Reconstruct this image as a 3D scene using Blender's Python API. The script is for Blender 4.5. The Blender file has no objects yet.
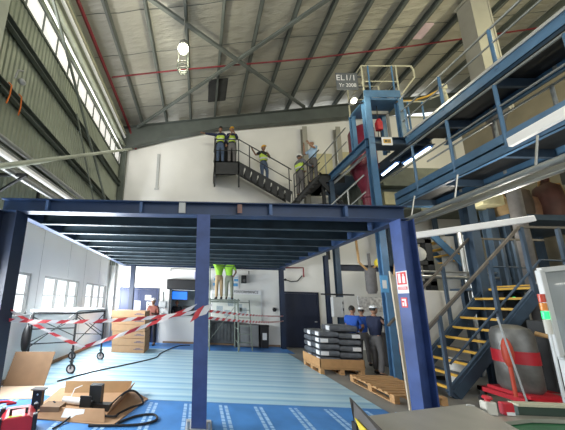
import bpy, bmesh, math, random
from mathutils import Vector, Matrix, Euler
random.seed(7)
scene = bpy.context.scene
COL = scene.collection
PI = math.pi

# ------------------------------------------------------------------ materials
_M = {}
def mat(name, col, rough=0.6, metal=0.0, nscale=0.0, namt=0.0, bump=0.0, bscale=None, emit=None, estr=0.0, col2=None, spec=0.5, stretch=None):
    if name in _M: return _M[name]
    m = bpy.data.materials.new(name); m.use_nodes = True
    nt = m.node_tree; b = nt.nodes['Principled BSDF']
    b.inputs['Base Color'].default_value = (*col, 1); b.inputs['Roughness'].default_value = rough
    b.inputs['Metallic'].default_value = metal; b.inputs['Specular IOR Level'].default_value = spec
    if nscale:
        tc = nt.nodes.new('ShaderNodeTexCoord'); src = tc.outputs['Object']
        if stretch:
            mp = nt.nodes.new('ShaderNodeMapping'); mp.inputs['Scale'].default_value = stretch
            nt.links.new(src, mp.inputs[0]); src = mp.outputs[0]
        n = nt.nodes.new('ShaderNodeTexNoise'); n.inputs['Scale'].default_value = nscale; n.inputs['Detail'].default_value = 5
        nt.links.new(src, n.inputs['Vector'])
        r = nt.nodes.new('ShaderNodeValToRGB'); r.color_ramp.elements[0].position = .3; r.color_ramp.elements[1].position = .7
        c2 = col2 or tuple(max(0, c*(1-namt)) for c in col)
        c1 = col if col2 else tuple(min(1, c*(1+namt)) for c in col)
        r.color_ramp.elements[0].color = (*c2, 1); r.color_ramp.elements[1].color = (*c1, 1)
        nt.links.new(n.outputs['Fac'], r.inputs[0]); nt.links.new(r.outputs[0], b.inputs['Base Color'])
        if bump:
            bp = nt.nodes.new('ShaderNodeBump'); bp.inputs['Strength'].default_value = bump; bp.inputs['Distance'].default_value = .05
            if bscale:
                n2 = nt.nodes.new('ShaderNodeTexNoise'); n2.inputs['Scale'].default_value = bscale; n2.inputs['Detail'].default_value = 4
                nt.links.new(src, n2.inputs['Vector']); nt.links.new(n2.outputs['Fac'], bp.inputs['Height'])
            else: nt.links.new(n.outputs['Fac'], bp.inputs['Height'])
            nt.links.new(bp.outputs[0], b.inputs['Normal'])
    if emit:
        b.inputs['Emission Color'].default_value = (*emit, 1); b.inputs['Emission Strength'].default_value = estr
    _M[name] = m; return m

M_FLOOR = mat('concrete', (.27,.265,.245), .45, nscale=1.6, namt=.18, bump=.05)
M_WHITE = mat('white_wall', (.80,.79,.75), .7, nscale=.9, namt=.05)
M_PANEL = mat('white_panel', (.82,.83,.82), .6, nscale=.7, namt=.04)
M_GREEN = mat('green_sheet', (.33,.36,.28), .5, .2, nscale=1.2, namt=.12)
M_GIRT = mat('girt_steel', (.13,.15,.125), .6, nscale=3, namt=.2)
M_STRUT = mat('pale_green_steel', (.42,.45,.36), .5, nscale=3, namt=.12)
M_PURLIN = mat('purlin_steel', (.115,.13,.12), .55, nscale=2, namt=.2)
M_RAFTER = mat('rafter_steel', (.10,.115,.105), .6, nscale=2, namt=.15)
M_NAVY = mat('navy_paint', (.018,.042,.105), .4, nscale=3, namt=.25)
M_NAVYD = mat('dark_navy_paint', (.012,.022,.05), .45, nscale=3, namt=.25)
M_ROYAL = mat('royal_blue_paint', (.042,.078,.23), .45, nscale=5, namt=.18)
M_DECK = mat('deck_underside', (.035,.058,.075), .5, nscale=4, namt=.3)
M_STEELB = mat('steel_blue_paint', (.085,.19,.33), .42, nscale=4, namt=.15)
M_BLUEG = mat('blue_grey_paint', (.045,.075,.115), .45, nscale=4, namt=.2)
M_DARKST = mat('dark_steel', (.018,.02,.022), .55, nscale=4, namt=.3)
M_GALV = mat('galvanised', (.42,.43,.42), .38, .75, nscale=6, namt=.12)
M_RAIL = mat('rail_grey', (.34,.36,.35), .4, .35, nscale=6, namt=.1)
M_BROWNR = mat('rail_brown', (.125,.11,.09), .5, nscale=6, namt=.2)
M_CREAMR = mat('rail_cream', (.55,.53,.38), .5, nscale=6, namt=.1)
M_RED = mat('red_pipe', (.19,.018,.025), .45, nscale=5, namt=.15)
M_REDB = mat('bright_red', (.52,.018,.032), .4, nscale=7, namt=.1)
M_MAROON = mat('maroon_hopper', (.17,.012,.035), .38, nscale=3, namt=.15)
M_YEL = mat('yellow_edge', (.62,.36,.05), .5, nscale=6, namt=.15)
M_YELB = mat('bright_yellow', (.75,.6,.04), .5, nscale=6, namt=.08)
M_BLACK = mat('black_plastic', (.012,.012,.013), .45, nscale=6, namt=.2)
M_RUBBER = mat('rubber', (.02,.02,.022), .8, nscale=6, namt=.2)
M_CARD = mat('cardboard', (.42,.25,.135), .85, nscale=6, namt=.08)
M_CARDD = mat('cardboard_dark', (.22,.135,.075), .85, nscale=6, namt=.08)
M_WOOD = mat('pallet_wood', (.50,.29,.13), .8, nscale=4, namt=.22, stretch=(1,8,8))
M_BAG = mat('bag_film', (.10,.11,.125), .35, nscale=7, namt=.3, bump=.25)
M_LABELW = mat('white_print', (.78,.78,.78), .6, nscale=9, namt=.04)
M_SKYD = mat('door_navy', (.018,.03,.085), .45, nscale=2, namt=.12)
M_DOORD = mat('door_dark_navy', (.012,.018,.042), .5, nscale=2, namt=.12)
M_ALU = mat('aluminium', (.62,.64,.64), .35, .5, nscale=6, namt=.08)
M_BEIGE = mat('beige_cabinet', (.68,.66,.60), .5, nscale=2, namt=.06)
M_BEIGEW = mat('beige_wall', (.21,.19,.145), .7, nscale=1.2, namt=.14)
M_DUCT = mat('duct_beige', (.36,.35,.30), .55, nscale=2, namt=.1)
M_BROWN = mat('machine_brown', (.16,.085,.05), .6, nscale=3, namt=.4)
M_CONV = mat('conveyor_plate', (.40,.385,.33), .4, .3, nscale=4, namt=.1)
M_BELT = mat('belt_green', (.015,.14,.055), .5, nscale=5, namt=.15)
M_BELTD = mat('side_dark_green', (.035,.06,.045), .45, nscale=5, namt=.15)
M_STAIN = mat('stainless', (.55,.55,.53), .28, .85, nscale=5, namt=.1)
M_HOSE = mat('tan_hose', (.42,.25,.10), .6, nscale=8, namt=.15)
M_HIVIS = mat('hivis_vest', (.50,.68,.08), .7, nscale=9, namt=.1)
M_HIVISG = mat('hivis_green', (.30,.62,.05), .7, nscale=9, namt=.1)
M_SILV = mat('reflective_tape', (.6,.62,.6), .4, nscale=9, namt=.05)
M_JEAN = mat('jeans', (.06,.09,.15), .85, nscale=9, namt=.2)
M_KHAKI = mat('khaki', (.40,.29,.16), .85, nscale=9, namt=.12)
M_OLIVE = mat('grey_green_cloth', (.19,.21,.16), .85, nscale=9, namt=.12)
M_GREYT = mat('grey_trousers', (.12,.115,.115), .85, nscale=9, namt=.12)
M_BLKC = mat('black_cloth', (.016,.017,.022), .85, nscale=9, namt=.2)
M_NAVYC = mat('navy_cloth', (.012,.018,.05), .85, nscale=9, namt=.2)
M_BLUEC = mat('blue_cloth', (.02,.09,.42), .85, nscale=9, namt=.15)
M_LBLUE = mat('light_blue_cloth', (.38,.55,.75), .85, nscale=9, namt=.08)
M_GREYC = mat('grey_cloth', (.13,.135,.16), .85, nscale=9, namt=.12)
M_SKIN = mat('skin', (.22,.115,.07), .55, nscale=9, namt=.08)
M_SKINL = mat('skin_light', (.36,.20,.13), .55, nscale=9, namt=.08)
M_HAIR = mat('hair', (.01,.009,.008), .6, nscale=20, namt=.3)
M_HATY = mat('helmet_yellow', (.75,.42,.03), .35, nscale=9, namt=.05)
M_HATW = mat('helmet_white', (.80,.80,.80), .35, nscale=9, namt=.03)
M_EYE = mat('eye_dark', (.02,.015,.012), .3, nscale=9, namt=.05)
M_LIP = mat('lip', (.20,.07,.055), .5, nscale=9, namt=.05)
M_ORANGE = mat('orange', (.75,.18,.02), .5, nscale=9, namt=.08)
M_WGLOW = mat('white_glow_cover', (.80,.80,.77), .4, nscale=9, namt=.02, emit=(1,1,.97), estr=.2)  # faint glow added to brighten unlit batten covers and white pipes
M_TUBE = mat('lit_tube', (1,1,1), .4, nscale=9, namt=.01, emit=(.75,.9,1), estr=9)
M_BULB = mat('lit_bulb', (1,1,1), .4, nscale=9, namt=.01, emit=(1,.95,.62), estr=1.45)
M_SCREEN = mat('screen_blue', (.02,.08,.5), .3, nscale=3, namt=.1, emit=(.02,.22,.95), estr=1.1)
M_GREENL = mat('green_lamp', (.05,.8,.2), .3, nscale=9, namt=.05, emit=(.01,.75,.18), estr=1.2)
M_REDL = mat('red_lens', (.55,.06,.03), .3, nscale=9, namt=.05)
M_ORL = mat('orange_lens', (.75,.25,.03), .3, nscale=9, namt=.05)
M_GREYBOX = mat('grey_box', (.46,.47,.46), .5, nscale=9, namt=.04)
M_PAPER = mat('paper', (.75,.76,.76), .7, nscale=12, namt=.05)
M_SIGNG = mat('sign_grey', (.10,.11,.12), .4, nscale=5, namt=.12)
M_SIGNR = mat('sign_red', (.62,.05,.05), .5, nscale=9, namt=.05)
M_SIGNB = mat('sign_blue', (.10,.34,.62), .5, nscale=9, namt=.05)
M_BOARD = mat('whiteboard', (.66,.68,.62), .35, nscale=3, namt=.05)
M_INNER = mat('office_wall', (.42,.48,.50), .7, nscale=3, namt=.06)
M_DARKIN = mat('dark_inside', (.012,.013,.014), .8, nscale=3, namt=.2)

def node_mat(name):
    m = bpy.data.materials.new(name); m.use_nodes = True
    return m, m.node_tree, m.node_tree.nodes['Principled BSDF']

# striped protective film (stripes run across the hall, i.e. bands along Y)
def stripes(name, cA, cB, cC, period):
    m, nt, b = node_mat(name)
    tc = nt.nodes.new('ShaderNodeTexCoord'); sp = nt.nodes.new('ShaderNodeSeparateXYZ'); nt.links.new(tc.outputs['Object'], sp.inputs[0])
    nz = nt.nodes.new('ShaderNodeTexNoise'); nz.inputs['Scale'].default_value = 1.1; nt.links.new(tc.outputs['Object'], nz.inputs['Vector'])
    a = nt.nodes.new('ShaderNodeMath'); a.operation = 'MULTIPLY_ADD'; a.inputs[1].default_value = .07; nt.links.new(nz.outputs['Fac'], a.inputs[0]); nt.links.new(sp.outputs['Y'], a.inputs[2])
    d = nt.nodes.new('ShaderNodeMath'); d.operation = 'DIVIDE'; d.inputs[1].default_value = period; nt.links.new(a.outputs[0], d.inputs[0])
    f = nt.nodes.new('ShaderNodeMath'); f.operation = 'FRACT'; nt.links.new(d.outputs[0], f.inputs[0])
    r = nt.nodes.new('ShaderNodeValToRGB'); nt.links.new(f.outputs[0], r.inputs[0])
    e = r.color_ramp.elements; e[0].position = 0; e[0].color = (*cA, 1); e[1].position = .30; e[1].color = (*cA, 1)
    for p, c in ((.36, cB), (.52, cB), (.58, cA), (.72, cC), (.84, cC), (.92, cA)):
        x = e.new(p); x.color = (*c, 1)
    n2 = nt.nodes.new('ShaderNodeTexNoise'); n2.inputs['Scale'].default_value = .55; n2.inputs['Detail'].default_value = 6; nt.links.new(tc.outputs['Object'], n2.inputs['Vector'])
    mx = nt.nodes.new('ShaderNodeMix'); mx.data_type = 'RGBA'; mx.blend_type = 'MIX'
    rr = nt.nodes.new('ShaderNodeValToRGB'); rr.color_ramp.elements[0].position = .45; rr.color_ramp.elements[1].position = .75
    rr.color_ramp.elements[1].color = (.5,.5,.5,1); nt.links.new(n2.outputs['Fac'], rr.inputs[0]); nt.links.new(rr.outputs[0], mx.inputs['Factor'])
    nt.links.new(r.outputs[0], mx.inputs['A']); mx.inputs['B'].default_value = (.50,.66,.74,1)
    nt.links.new(mx.outputs['Result'], b.inputs['Base Color']); b.inputs['Roughness'].default_value = .32
    bp = nt.nodes.new('ShaderNodeBump'); bp.inputs['Strength'].default_value = .15; nt.links.new(n2.outputs['Fac'], bp.inputs['Height']); nt.links.new(bp.outputs[0], b.inputs['Normal'])
    return m
M_FILM = stripes('striped_film', (.40,.62,.74), (.24,.48,.66), (.54,.72,.80), .36)
M_FOAM = mat('blue_foam', (.065,.23,.55), .5, nscale=2.2, namt=.18)
M_FOAMD = mat('blue_foam_far', (.06,.20,.50), .5, nscale=1.5, namt=.4)

# wrinkled foil under the roof
def foil():
    m, nt, b = node_mat('roof_foil')
    tc = nt.nodes.new('ShaderNodeTexCoord')
    mp = nt.nodes.new('ShaderNodeMapping'); mp.inputs['Scale'].default_value = (.55, 2.2, 1); nt.links.new(tc.outputs['Object'], mp.inputs[0])
    n = nt.nodes.new('ShaderNodeTexNoise'); n.inputs['Scale'].default_value = 2.2; n.inputs['Detail'].default_value = 7; n.inputs['Roughness'].default_value = .6; nt.links.new(mp.outputs[0], n.inputs['Vector'])
    n2 = nt.nodes.new('ShaderNodeTexNoise'); n2.inputs['Scale'].default_value = .35; nt.links.new(tc.outputs['Object'], n2.inputs['Vector'])
    r = nt.nodes.new('ShaderNodeValToRGB'); r.color_ramp.elements[0].position = .3; r.color_ramp.elements[1].position = .7
    r.color_ramp.elements[0].color = (.40,.39,.34,1); r.color_ramp.elements[1].color = (.62,.60,.52,1); nt.links.new(n2.outputs['Fac'], r.inputs[0])
    nt.links.new(r.outputs[0], b.inputs['Base Color']); b.inputs['Metallic'].default_value = .35; b.inputs['Roughness'].default_value = .42
    bp = nt.nodes.new('ShaderNodeBump'); bp.inputs['Strength'].default_value = .7; bp.inputs['Distance'].default_value = .11
    nt.links.new(n.outputs['Fac'], bp.inputs['Height']); nt.links.new(bp.outputs[0], b.inputs['Normal'])
    return m
M_FOIL = foil()

# clear / frosted sheets
def sheet(name, col, alpha, rough=.15):
    m, nt, b = node_mat(name)
    b.inputs['Base Color'].default_value = (*col, 1); b.inputs['Roughness'].default_value = rough; b.inputs['Alpha'].default_value = alpha
    tc = nt.nodes.new('ShaderNodeTexCoord'); n = nt.nodes.new('ShaderNodeTexNoise'); n.inputs['Scale'].default_value = 4
    nt.links.new(tc.outputs['Object'], n.inputs['Vector'])
    bp = nt.nodes.new('ShaderNodeBump'); bp.inputs['Strength'].default_value = .04; nt.links.new(n.outputs['Fac'], bp.inputs['Height']); nt.links.new(bp.outputs[0], b.inputs['Normal'])
    return m
M_PANE = sheet('window_glass', (.8,.9,.9), .10)
M_GUARD = sheet('clear_guard', (.50,.53,.53), .5, .18)
M_SKYL = mat('clerestory_sheet', (.85,.85,.82), .5, nscale=2, namt=.06, emit=(1,.96,.94), estr=.55)

# ------------------------------------------------------------------ mesh helpers
class MB:
    def __init__(s): s.v = []; s.f = []; s.m = []; s.mi = 0
    def add(s, vs, fs):
        b = len(s.v); s.v += [Vector(p) for p in vs]
        for f in fs: s.f.append([i+b for i in f]); s.m.append(s.mi)
        return s
    def box(s, x0, x1, y0, y1, z0, z1):
        return s.add([(x0,y0,z0),(x1,y0,z0),(x1,y1,z0),(x0,y1,z0),(x0,y0,z1),(x1,y0,z1),(x1,y1,z1),(x0,y1,z1)],
                     [(0,3,2,1),(4,5,6,7),(0,1,5,4),(1,2,6,5),(2,3,7,6),(3,0,4,7)])
    def frame(s, p, q, up=(0,0,1)):
        p, q = Vector(p), Vector(q); d = (q-p).normalized(); up = Vector(up)
        if abs(d.dot(up)) > .99: up = Vector((0,1,0))
        a = d.cross(up).normalized(); return p, q, a, a.cross(d).normalized()
    def bar(s, p, q, w, h, up=(0,0,1), oa=0, ou=0):
        p, q, a, u = s.frame(p, q, up); p = p+a*oa+u*ou; q = q+a*oa+u*ou; w /= 2; h /= 2
        vs = [p-a*w-u*h, p+a*w-u*h, p+a*w+u*h, p-a*w+u*h, q-a*w-u*h, q+a*w-u*h, q+a*w+u*h, q-a*w+u*h]
        return s.add(vs, [(0,1,2,3),(4,7,6,5),(0,4,5,1),(1,5,6,2),(2,6,7,3),(3,7,4,0)])
    def hbeam(s, p, q, w, h, up=(0,0,1), t=.014):   # flanges at +-h/2 along up
        s.bar(p, q, w, t, up, ou=h/2-t/2); s.bar(p, q, w, t, up, ou=-h/2+t/2); s.bar(p, q, t, h-2*t, up); return s
    def channel(s, p, q, w, h, side=1, up=(0,0,1), t=.014):
        s.bar(p, q, t, h, up, oa=-side*(w/2-t/2)); s.bar(p, q, w, t, up, ou=h/2-t/2); s.bar(p, q, w, t, up, ou=-h/2+t/2); return s
    def tube(s, p, q, r, n=10, r1=None, cap=True):
        p, q, a, u = s.frame(p, q); r1 = r if r1 is None else r1
        vs = [p+(a*math.cos(t)+u*math.sin(t))*r for t in [2*PI*i/n for i in range(n)]] + [q+(a*math.cos(t)+u*math.sin(t))*r1 for t in [2*PI*i/n for i in range(n)]]
        fs = [(i, (i+1) % n, n+(i+1) % n, n+i) for i in range(n)]
        if cap: fs += [tuple(reversed(range(n))), tuple(range(n, 2*n))]
        return s.add(vs, fs)
    def path(s, pts, r, n=8):
        pts = [Vector(p) for p in pts]; rings = []; up = Vector((0,0,1)); prev = None
        for i, p in enumerate(pts):
            d = ((pts[i]-pts[i-1]).normalized() if i else Vector()) + ((pts[i+1]-pts[i]).normalized() if i < len(pts)-1 else Vector())
            d.normalize()
            if prev is None:
                a = d.cross(up) if abs(d.dot(up)) < .99 else d.cross(Vector((0,1,0)))
            else: a = prev - d*prev.dot(d)
            a.normalize(); prev = a; u = a.cross(d)
            rings.append([p+(a*math.cos(2*PI*k/n)+u*math.sin(2*PI*k/n))*r for k in range(n)])
        vs = [v for rg in rings for v in rg]; fs = []
        for i in range(len(rings)-1):
            for k in range(n): fs.append((i*n+k, i*n+(k+1) % n, (i+1)*n+(k+1) % n, (i+1)*n+k))
        fs += [tuple(reversed(range(n))), tuple(range((len(rings)-1)*n, len(rings)*n))]
        return s.add(vs, fs)
    def lathe(s, c, prof, n=20):                    # prof = [(r, z)]
        c = Vector(c); vs = []; fs = []
        for r, z in prof:
            for k in range(n): vs.append(c+Vector((r*math.cos(2*PI*k/n), r*math.sin(2*PI*k/n), z)))
        for i in range(len(prof)-1):
            for k in range(n): fs.append((i*n+k, i*n+(k+1) % n, (i+1)*n+(k+1) % n, (i+1)*n+k))
        fs += [tuple(reversed(range(n))), tuple(range((len(prof)-1)*n, len(prof)*n))]
        return s.add(vs, fs)
    def ell(s, c, rx, ry, rz, n=12, k=8, z0=-1.0, z1=1.0):
        c = Vector(c); vs = []; fs = []
        for i in range(k+1):
            ph = math.asin(max(-1, min(1, z0+(z1-z0)*i/k)))  if False else (math.asin(z0)+(math.asin(z1)-math.asin(z0))*i/k)
            for j in range(n):
                t = 2*PI*j/n; vs.append(c+Vector((rx*math.cos(ph)*math.cos(t), ry*math.cos(ph)*math.sin(t), rz*math.sin(ph))))
        for i in range(k):
            for j in range(n): fs.append((i*n+j, i*n+(j+1) % n, (i+1)*n+(j+1) % n, (i+1)*n+j))
        fs += [tuple(reversed(range(n))), tuple(range(k*n, (k+1)*n))]
        return s.add(vs, fs)
    def prism(s, poly, d):                          # poly: 3D points, d: extrusion vector
        n = len(poly); d = Vector(d); P = [Vector(p) for p in poly]
        return s.add(P+[p+d for p in P], [tuple(reversed(range(n))), tuple(range(n, 2*n))]+[(i, (i+1) % n, n+(i+1) % n, n+i) for i in range(n)])
    def build(s, name, mats, parent=None, bevel=0, smooth=False, seg=2):
        off = wloc(parent)
        me = bpy.data.meshes.new(name); me.from_pydata([v-off for v in s.v], [], s.f)
        mats = mats if isinstance(mats, (list, tuple)) else [mats]
        for m in mats: me.materials.append(m)
        me.polygons.foreach_set('material_index', s.m)
        bm = bmesh.new(); bm.from_mesh(me); bmesh.ops.recalc_face_normals(bm, faces=bm.faces[:]); bm.to_mesh(me); bm.free()
        if smooth:
            me.polygons.foreach_set('use_smooth', [True]*len(me.polygons))
            try: me.set_sharp_from_angle(angle=math.radians(40))
            except Exception: pass
        o = bpy.data.objects.new(name, me); COL.objects.link(o)
        if parent is not None: o.parent = parent
        if bevel:
            b = o.modifiers.new('bevel', 'BEVEL'); b.width = bevel; b.segments = seg; b.limit_method = 'ANGLE'
        return o

_LOC = {}
def wloc(o): 
    return Vector((0,0,0)) if o is None else (_LOC.get(o.name) or wloc(o.parent))
def tag(o, label, cat, group=None, kind=None):
    o['label'] = label; o['category'] = cat
    if group: o['group'] = group
    if kind: o['kind'] = kind
    return o
def thing(name, loc, label, cat, group=None):
    o = bpy.data.objects.new(name, None); COL.objects.link(o); o.location = loc; o.empty_display_size = .2
    _LOC[o.name] = Vector(loc); return tag(o, label, cat, group)
def struct(name, mb, m, parent=None, **k):
    o = mb.build(name, m, parent, **k)
    if parent is None: o['kind'] = 'structure'
    return o
def copy_tree(o, parent=None):
    c = o.copy(); COL.objects.link(c); c.parent = parent
    for ch in list(o.children): copy_tree(ch, c)
    return c
def text(name, body, size, m, loc, rot, parent=None, sx=1.0):
    cu = bpy.data.curves.new(name, 'FONT'); cu.body = body; cu.size = size; cu.align_x = 'CENTER'; cu.align_y = 'CENTER'; cu.extrude = .001
    t = bpy.data.objects.new(name+'_src', cu); COL.objects.link(t)
    me = bpy.data.meshes.new_from_object(t.evaluated_get(bpy.context.evaluated_depsgraph_get())); bpy.data.objects.remove(t)
    me.name = name; R = Matrix.Translation(Vector(loc)-wloc(parent)) @ Euler(rot).to_matrix().to_4x4() @ Matrix.Diagonal((sx,1,1,1))
    me.transform(R); me.materials.clear(); me.materials.append(m)
    o = bpy.data.objects.new(name, me); COL.objects.link(o); o.parent = parent; return o

# ================================================================== SETTING
LW, BW, RW = -3.7, 10.4, 11.6       # left, back, right walls
def roofz(x): return 9.7 + .13*(x+2.5)
struct('floor', MB().box(-3.7, RW, -8, BW, -.2, 0), M_FLOOR)
# roof foil
struct('ceiling', MB().add([(LW-.3,-8,roofz(LW-.3)),(RW+2,-8,roofz(RW+2)),(RW+2,BW+.3,roofz(RW+2)),(LW-.3,BW+.3,roofz(LW-.3)),
    (LW-.3,-8,roofz(LW-.3)+.1),(RW+2,-8,roofz(RW+2)+.1),(RW+2,BW+.3,roofz(RW+2)+.1),(LW-.3,BW+.3,roofz(LW-.3)+.1)],
    [(0,3,2,1),(4,5,6,7),(0,1,5,4),(1,2,6,5),(2,3,7,6),(3,0,4,7)]), M_FOIL)
for yy in (3.2,4.5,5.75,7.0,8.2,9.3):
    sm_ = MB(); xs_ = [LW+.0+.6*k for k in range(26)]; rr_ = random.Random(yy)
    sm_.path([(x, yy+rr_.uniform(-.03,.03), roofz(x)-.006) for x in xs_], .009, 5); sm_.build('foil_seam', M_PURLIN, bpy.data.objects['ceiling'])
# left wall, white part with window holes
WINS = [(2.9,5.5),(5.96,7.75),(8.25,10.05)]
wl = MB()
ys = [-8]+[v for w in WINS for v in w]+[BW]
for i in range(0, len(ys), 2): wl.box(LW-.12, LW, ys[i], ys[i+1], 0, 3.22)
for a, b in WINS: wl.box(LW-.12, LW, a, b, 0, 1.27); wl.box(LW-.12, LW, a, b, 2.15, 3.22)
o = struct('wall_left', wl, M_PANEL)
pl = MB()
for y in (4.4,5.73,7.0,8.0,9.2): pl.box(LW, LW+.004, y, y+.012, 0 if y in (5.73,8.0) else 2.2, 3.2)
pl.build('panel_joint', M_GREYBOX, o)
# corrugated upper part
cs = MB(); vs = []; fs = []; y = -8.0; prof = []
while y < BW:
    prof += [(y,0),(y+.045,0),(y+.06,-.028),(y+.095,-.028)]; y += .11
for (yy, dx) in prof: vs += [(LW-.02+dx, yy, 3.22), (LW-.02+dx, yy, 7.5)]
for i in range(len(prof)-1): fs.append((2*i, 2*i+2, 2*i+3, 2*i+1))
cs.add(vs, fs); struct('wall_left_sheeting', cs, M_GREEN)
st = MB(); st.box(LW-.1, LW, -8, BW, 8.1, 9.6); struct('wall_left_eave', st, M_GREEN)
# clerestory strip
cl = MB(); cl.box(LW-.06, LW-.03, -8, BW, 7.5, 8.1); o = struct('window_4', cl, M_SKYL)
fr = MB()
for k in range(34): fr.box(LW-.03, LW+.01, -7.5+k*.55, -7.5+k*.55+.016, 7.5, 8.1)
fr.box(LW-.03, LW+.015, -8, BW, 7.46, 7.52); fr.box(LW-.03, LW+.015, -8, BW, 8.07, 8.13); fr.build('window_frame', M_GIRT, o)
for i, (z, x, m, r) in enumerate([(8.2,LW+.08,M_WGLOW,.035),(8.42,LW+.12,M_STRUT,.085),(8.85,LW+.14,M_WGLOW,.05),(9.02,LW+.16,M_CREAMR,.035)]):
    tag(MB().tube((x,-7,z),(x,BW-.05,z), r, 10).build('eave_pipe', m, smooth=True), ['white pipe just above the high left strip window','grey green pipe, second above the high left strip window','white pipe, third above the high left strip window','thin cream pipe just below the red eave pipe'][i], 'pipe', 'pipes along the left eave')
rp = MB(); rp.tube((LW+.32,-7,9.3),(LW+.32,BW-.2,9.3),.055,10); rp.path([(LW+.32,BW-.3,9.3),(LW+.45,BW-.12,8.9),(LW+.65,BW-.1,8.35)],.05)
tag(rp.build('sprinkler_main', M_RED, smooth=True), 'dark red pipe running along the left eave under the roof', 'pipe')
# girts on the left wall
for i, (z, h) in enumerate([(6.6,.2),(5.36,.2),(4.35,.16)]):
    struct('trim_%d' % (i+1), MB().channel((LW+.07,-8,z),(LW+.07,BW,z),.12,h*.85,1), M_GIRT)
g = MB(); 
for y in (1.2, BW-.15): g.hbeam((LW+.14,y,3.0),(LW+.14,y,9.45),.16,.26,(1,0,0))
struct('trim_4', g, M_GIRT)
g = MB().hbeam((LW+.16,3.3,3.0),(LW+.16,3.3,9.45),.2,.3,(1,0,0)); struct('trim_5', g, M_STRUT)
g = MB().hbeam((LW+.14,BW-.12,0),(LW+.14,BW-.12,3.2),.2,.2,(1,0,0)); struct('trim_6', g, M_GREYBOX)
# bracing on the left wall
tag(MB().bar((LW+.28,4.2,8.3),(LW+.28,8.6,4.9),.05,.07).build('brace_rod', M_GIRT), 'dark diagonal brace crossing the left cladding and strip window', 'brace')
tag(MB().bar((LW+.22,6.0,6.6),(LW+.22,8.2,4.0),.02,.07).build('brace_rod', M_GIRT), 'dark toothed strap hanging diagonally between the left wall rails', 'brace')
tag(MB().tube((LW+.66,3.05,3.3),(LW+.5,BW-.25,8.25),.045,10).build('strut_pipe', M_STRUT, smooth=True), 'pale green sloping pipe strut along left cladding', 'pipe')
# windows in the white wall
for i, (a, b) in enumerate(WINS):
    n = 4 if i == 0 else 3
    w = MB(); z0, z1 = 1.27, 2.15
    w.box(LW-.09, LW-.02, a, b, z0, z0+.05); w.box(LW-.09, LW-.02, a, b, z1-.05, z1); w.box(LW-.09, LW-.02, a, a+.05, z0, z1); w.box(LW-.09, LW-.02, b-.05, b, z0, z1)
    for k in range(1, n): yy = a+(b-a)*k/n; w.box(LW-.08, LW-.02, yy-.022, yy+.022, z0, z1)
    zz = z0+.42; w.box(LW-.07, LW-.03, a, b, zz-.012, zz+.012)
    o = struct('window_%d' % (i+1), w, M_GREYBOX)
    MB().box(LW-.07, LW-.06, a+.02, b-.02, z0+.02, z1-.02).build('window_pane', M_PANE, o)
    MB().box(LW-.02, LW+.05, a-.04, b+.04, z0-.035, z0).build('window_sill', M_GREYBOX, o)
struct('baseboard_left', MB().box(LW, LW+.03, -8, BW, 0, .07), mat('skirt_wood', (.38,.24,.14), .7, nscale=5, namt=.1))
# ---- back wall with openings: counter (-1.2..-.05, 1.05..2.08), dark doorway behind the upper landing
CX0, CX1, CZ0, CZ1 = -1.15, .12, 1.06, 2.08
DX0, DX1, DZ0, DZ1 = .50, 1.52, 7.34, 9.12
bw = MB()
bw.box(LW, CX0, BW, BW+.15, 0, 9.6); bw.box(CX0, CX1, BW, BW+.15, 0, CZ0); bw.box(CX0, CX1, BW, BW+.15, CZ1, 9.9)
bw.box(CX1, DX0, BW, BW+.15, 0, 10); bw.box(DX0, DX1, BW, BW+.15, 0, DZ0); bw.box(DX0, DX1, BW, BW+.15, DZ1, 10.2)
bw.box(DX1, RW, BW, BW+.15, 0, 10.3)
struct('wall_back', bw, M_WHITE)
struct('wall_right', MB().box(RW, RW+.15, -8, BW, 0, 11.4), M_BEIGEW)
struct('baseboard_back', MB().box(-1.4, 3.2, BW-.02, BW, 0, .08), mat('skirt_brown', (.30,.20,.12), .7, nscale=5, namt=.1))
# office behind the counter window
of = MB(); of.box(CX0-.6, CX1+.5, BW+1.5, BW+1.6, 0, 2.6); of.box(CX0-.7, CX0-.6, BW+.15, BW+1.6, 0, 2.6); of.box(CX1+.5, CX1+.6, BW+.15, BW+1.6, 0, 2.6); of.box(CX0-.7, CX1+.6, BW+.15, BW+1.6, 2.6, 2.7); of.box(CX0-.7, CX1+.6, BW+.15, BW+1.6, -.1, 0)
struct('wall_office', of, M_INNER)
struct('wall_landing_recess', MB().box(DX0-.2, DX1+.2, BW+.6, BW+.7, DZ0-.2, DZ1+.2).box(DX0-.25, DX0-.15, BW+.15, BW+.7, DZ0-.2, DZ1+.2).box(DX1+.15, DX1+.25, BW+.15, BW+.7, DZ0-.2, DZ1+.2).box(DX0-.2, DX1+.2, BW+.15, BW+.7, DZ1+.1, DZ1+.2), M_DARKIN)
# left navy door with papers
def door(name, x0, x1, m, leafs, z1=2.06):
    f = MB(); f.box(x0-.07, x0, BW-.05, BW-.002, 0, z1+.07); f.box(x1, x1+.07, BW-.05, BW-.002, 0, z1+.07); f.box(x0, x1, BW-.05, BW-.002, z1, z1+.07)
    o = struct(name, f, m)
    n = leafs
    for k in range(n):
        a = x0+(x1-x0)*k/n; b = x0+(x1-x0)*(k+1)/n
        lf = MB().box(a+.005, b-.005, BW-.04, BW-.004, .01, z1-.005).build('door_leaf', m, o, bevel=.004)
        hx = b-.1 if k == 0 else a+.1
        MB().tube((hx-.05,BW-.075,1.0),(hx+.05,BW-.075,1.0),.012,8).box(hx-.012, hx+.012, BW-.078, BW-.036, .985, 1.015).build('door_handle', M_ALU, lf)
    return o
d1 = door('door_1', -3.2, -1.72, M_SKYD, 2)
ps = [(-2.62,-2.37,1.18,1.6,M_PAPER),(-2.12,-1.9,1.1,1.58,M_PAPER),(-2.2,-1.95,1.64,1.84,M_PAPER)]
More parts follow.
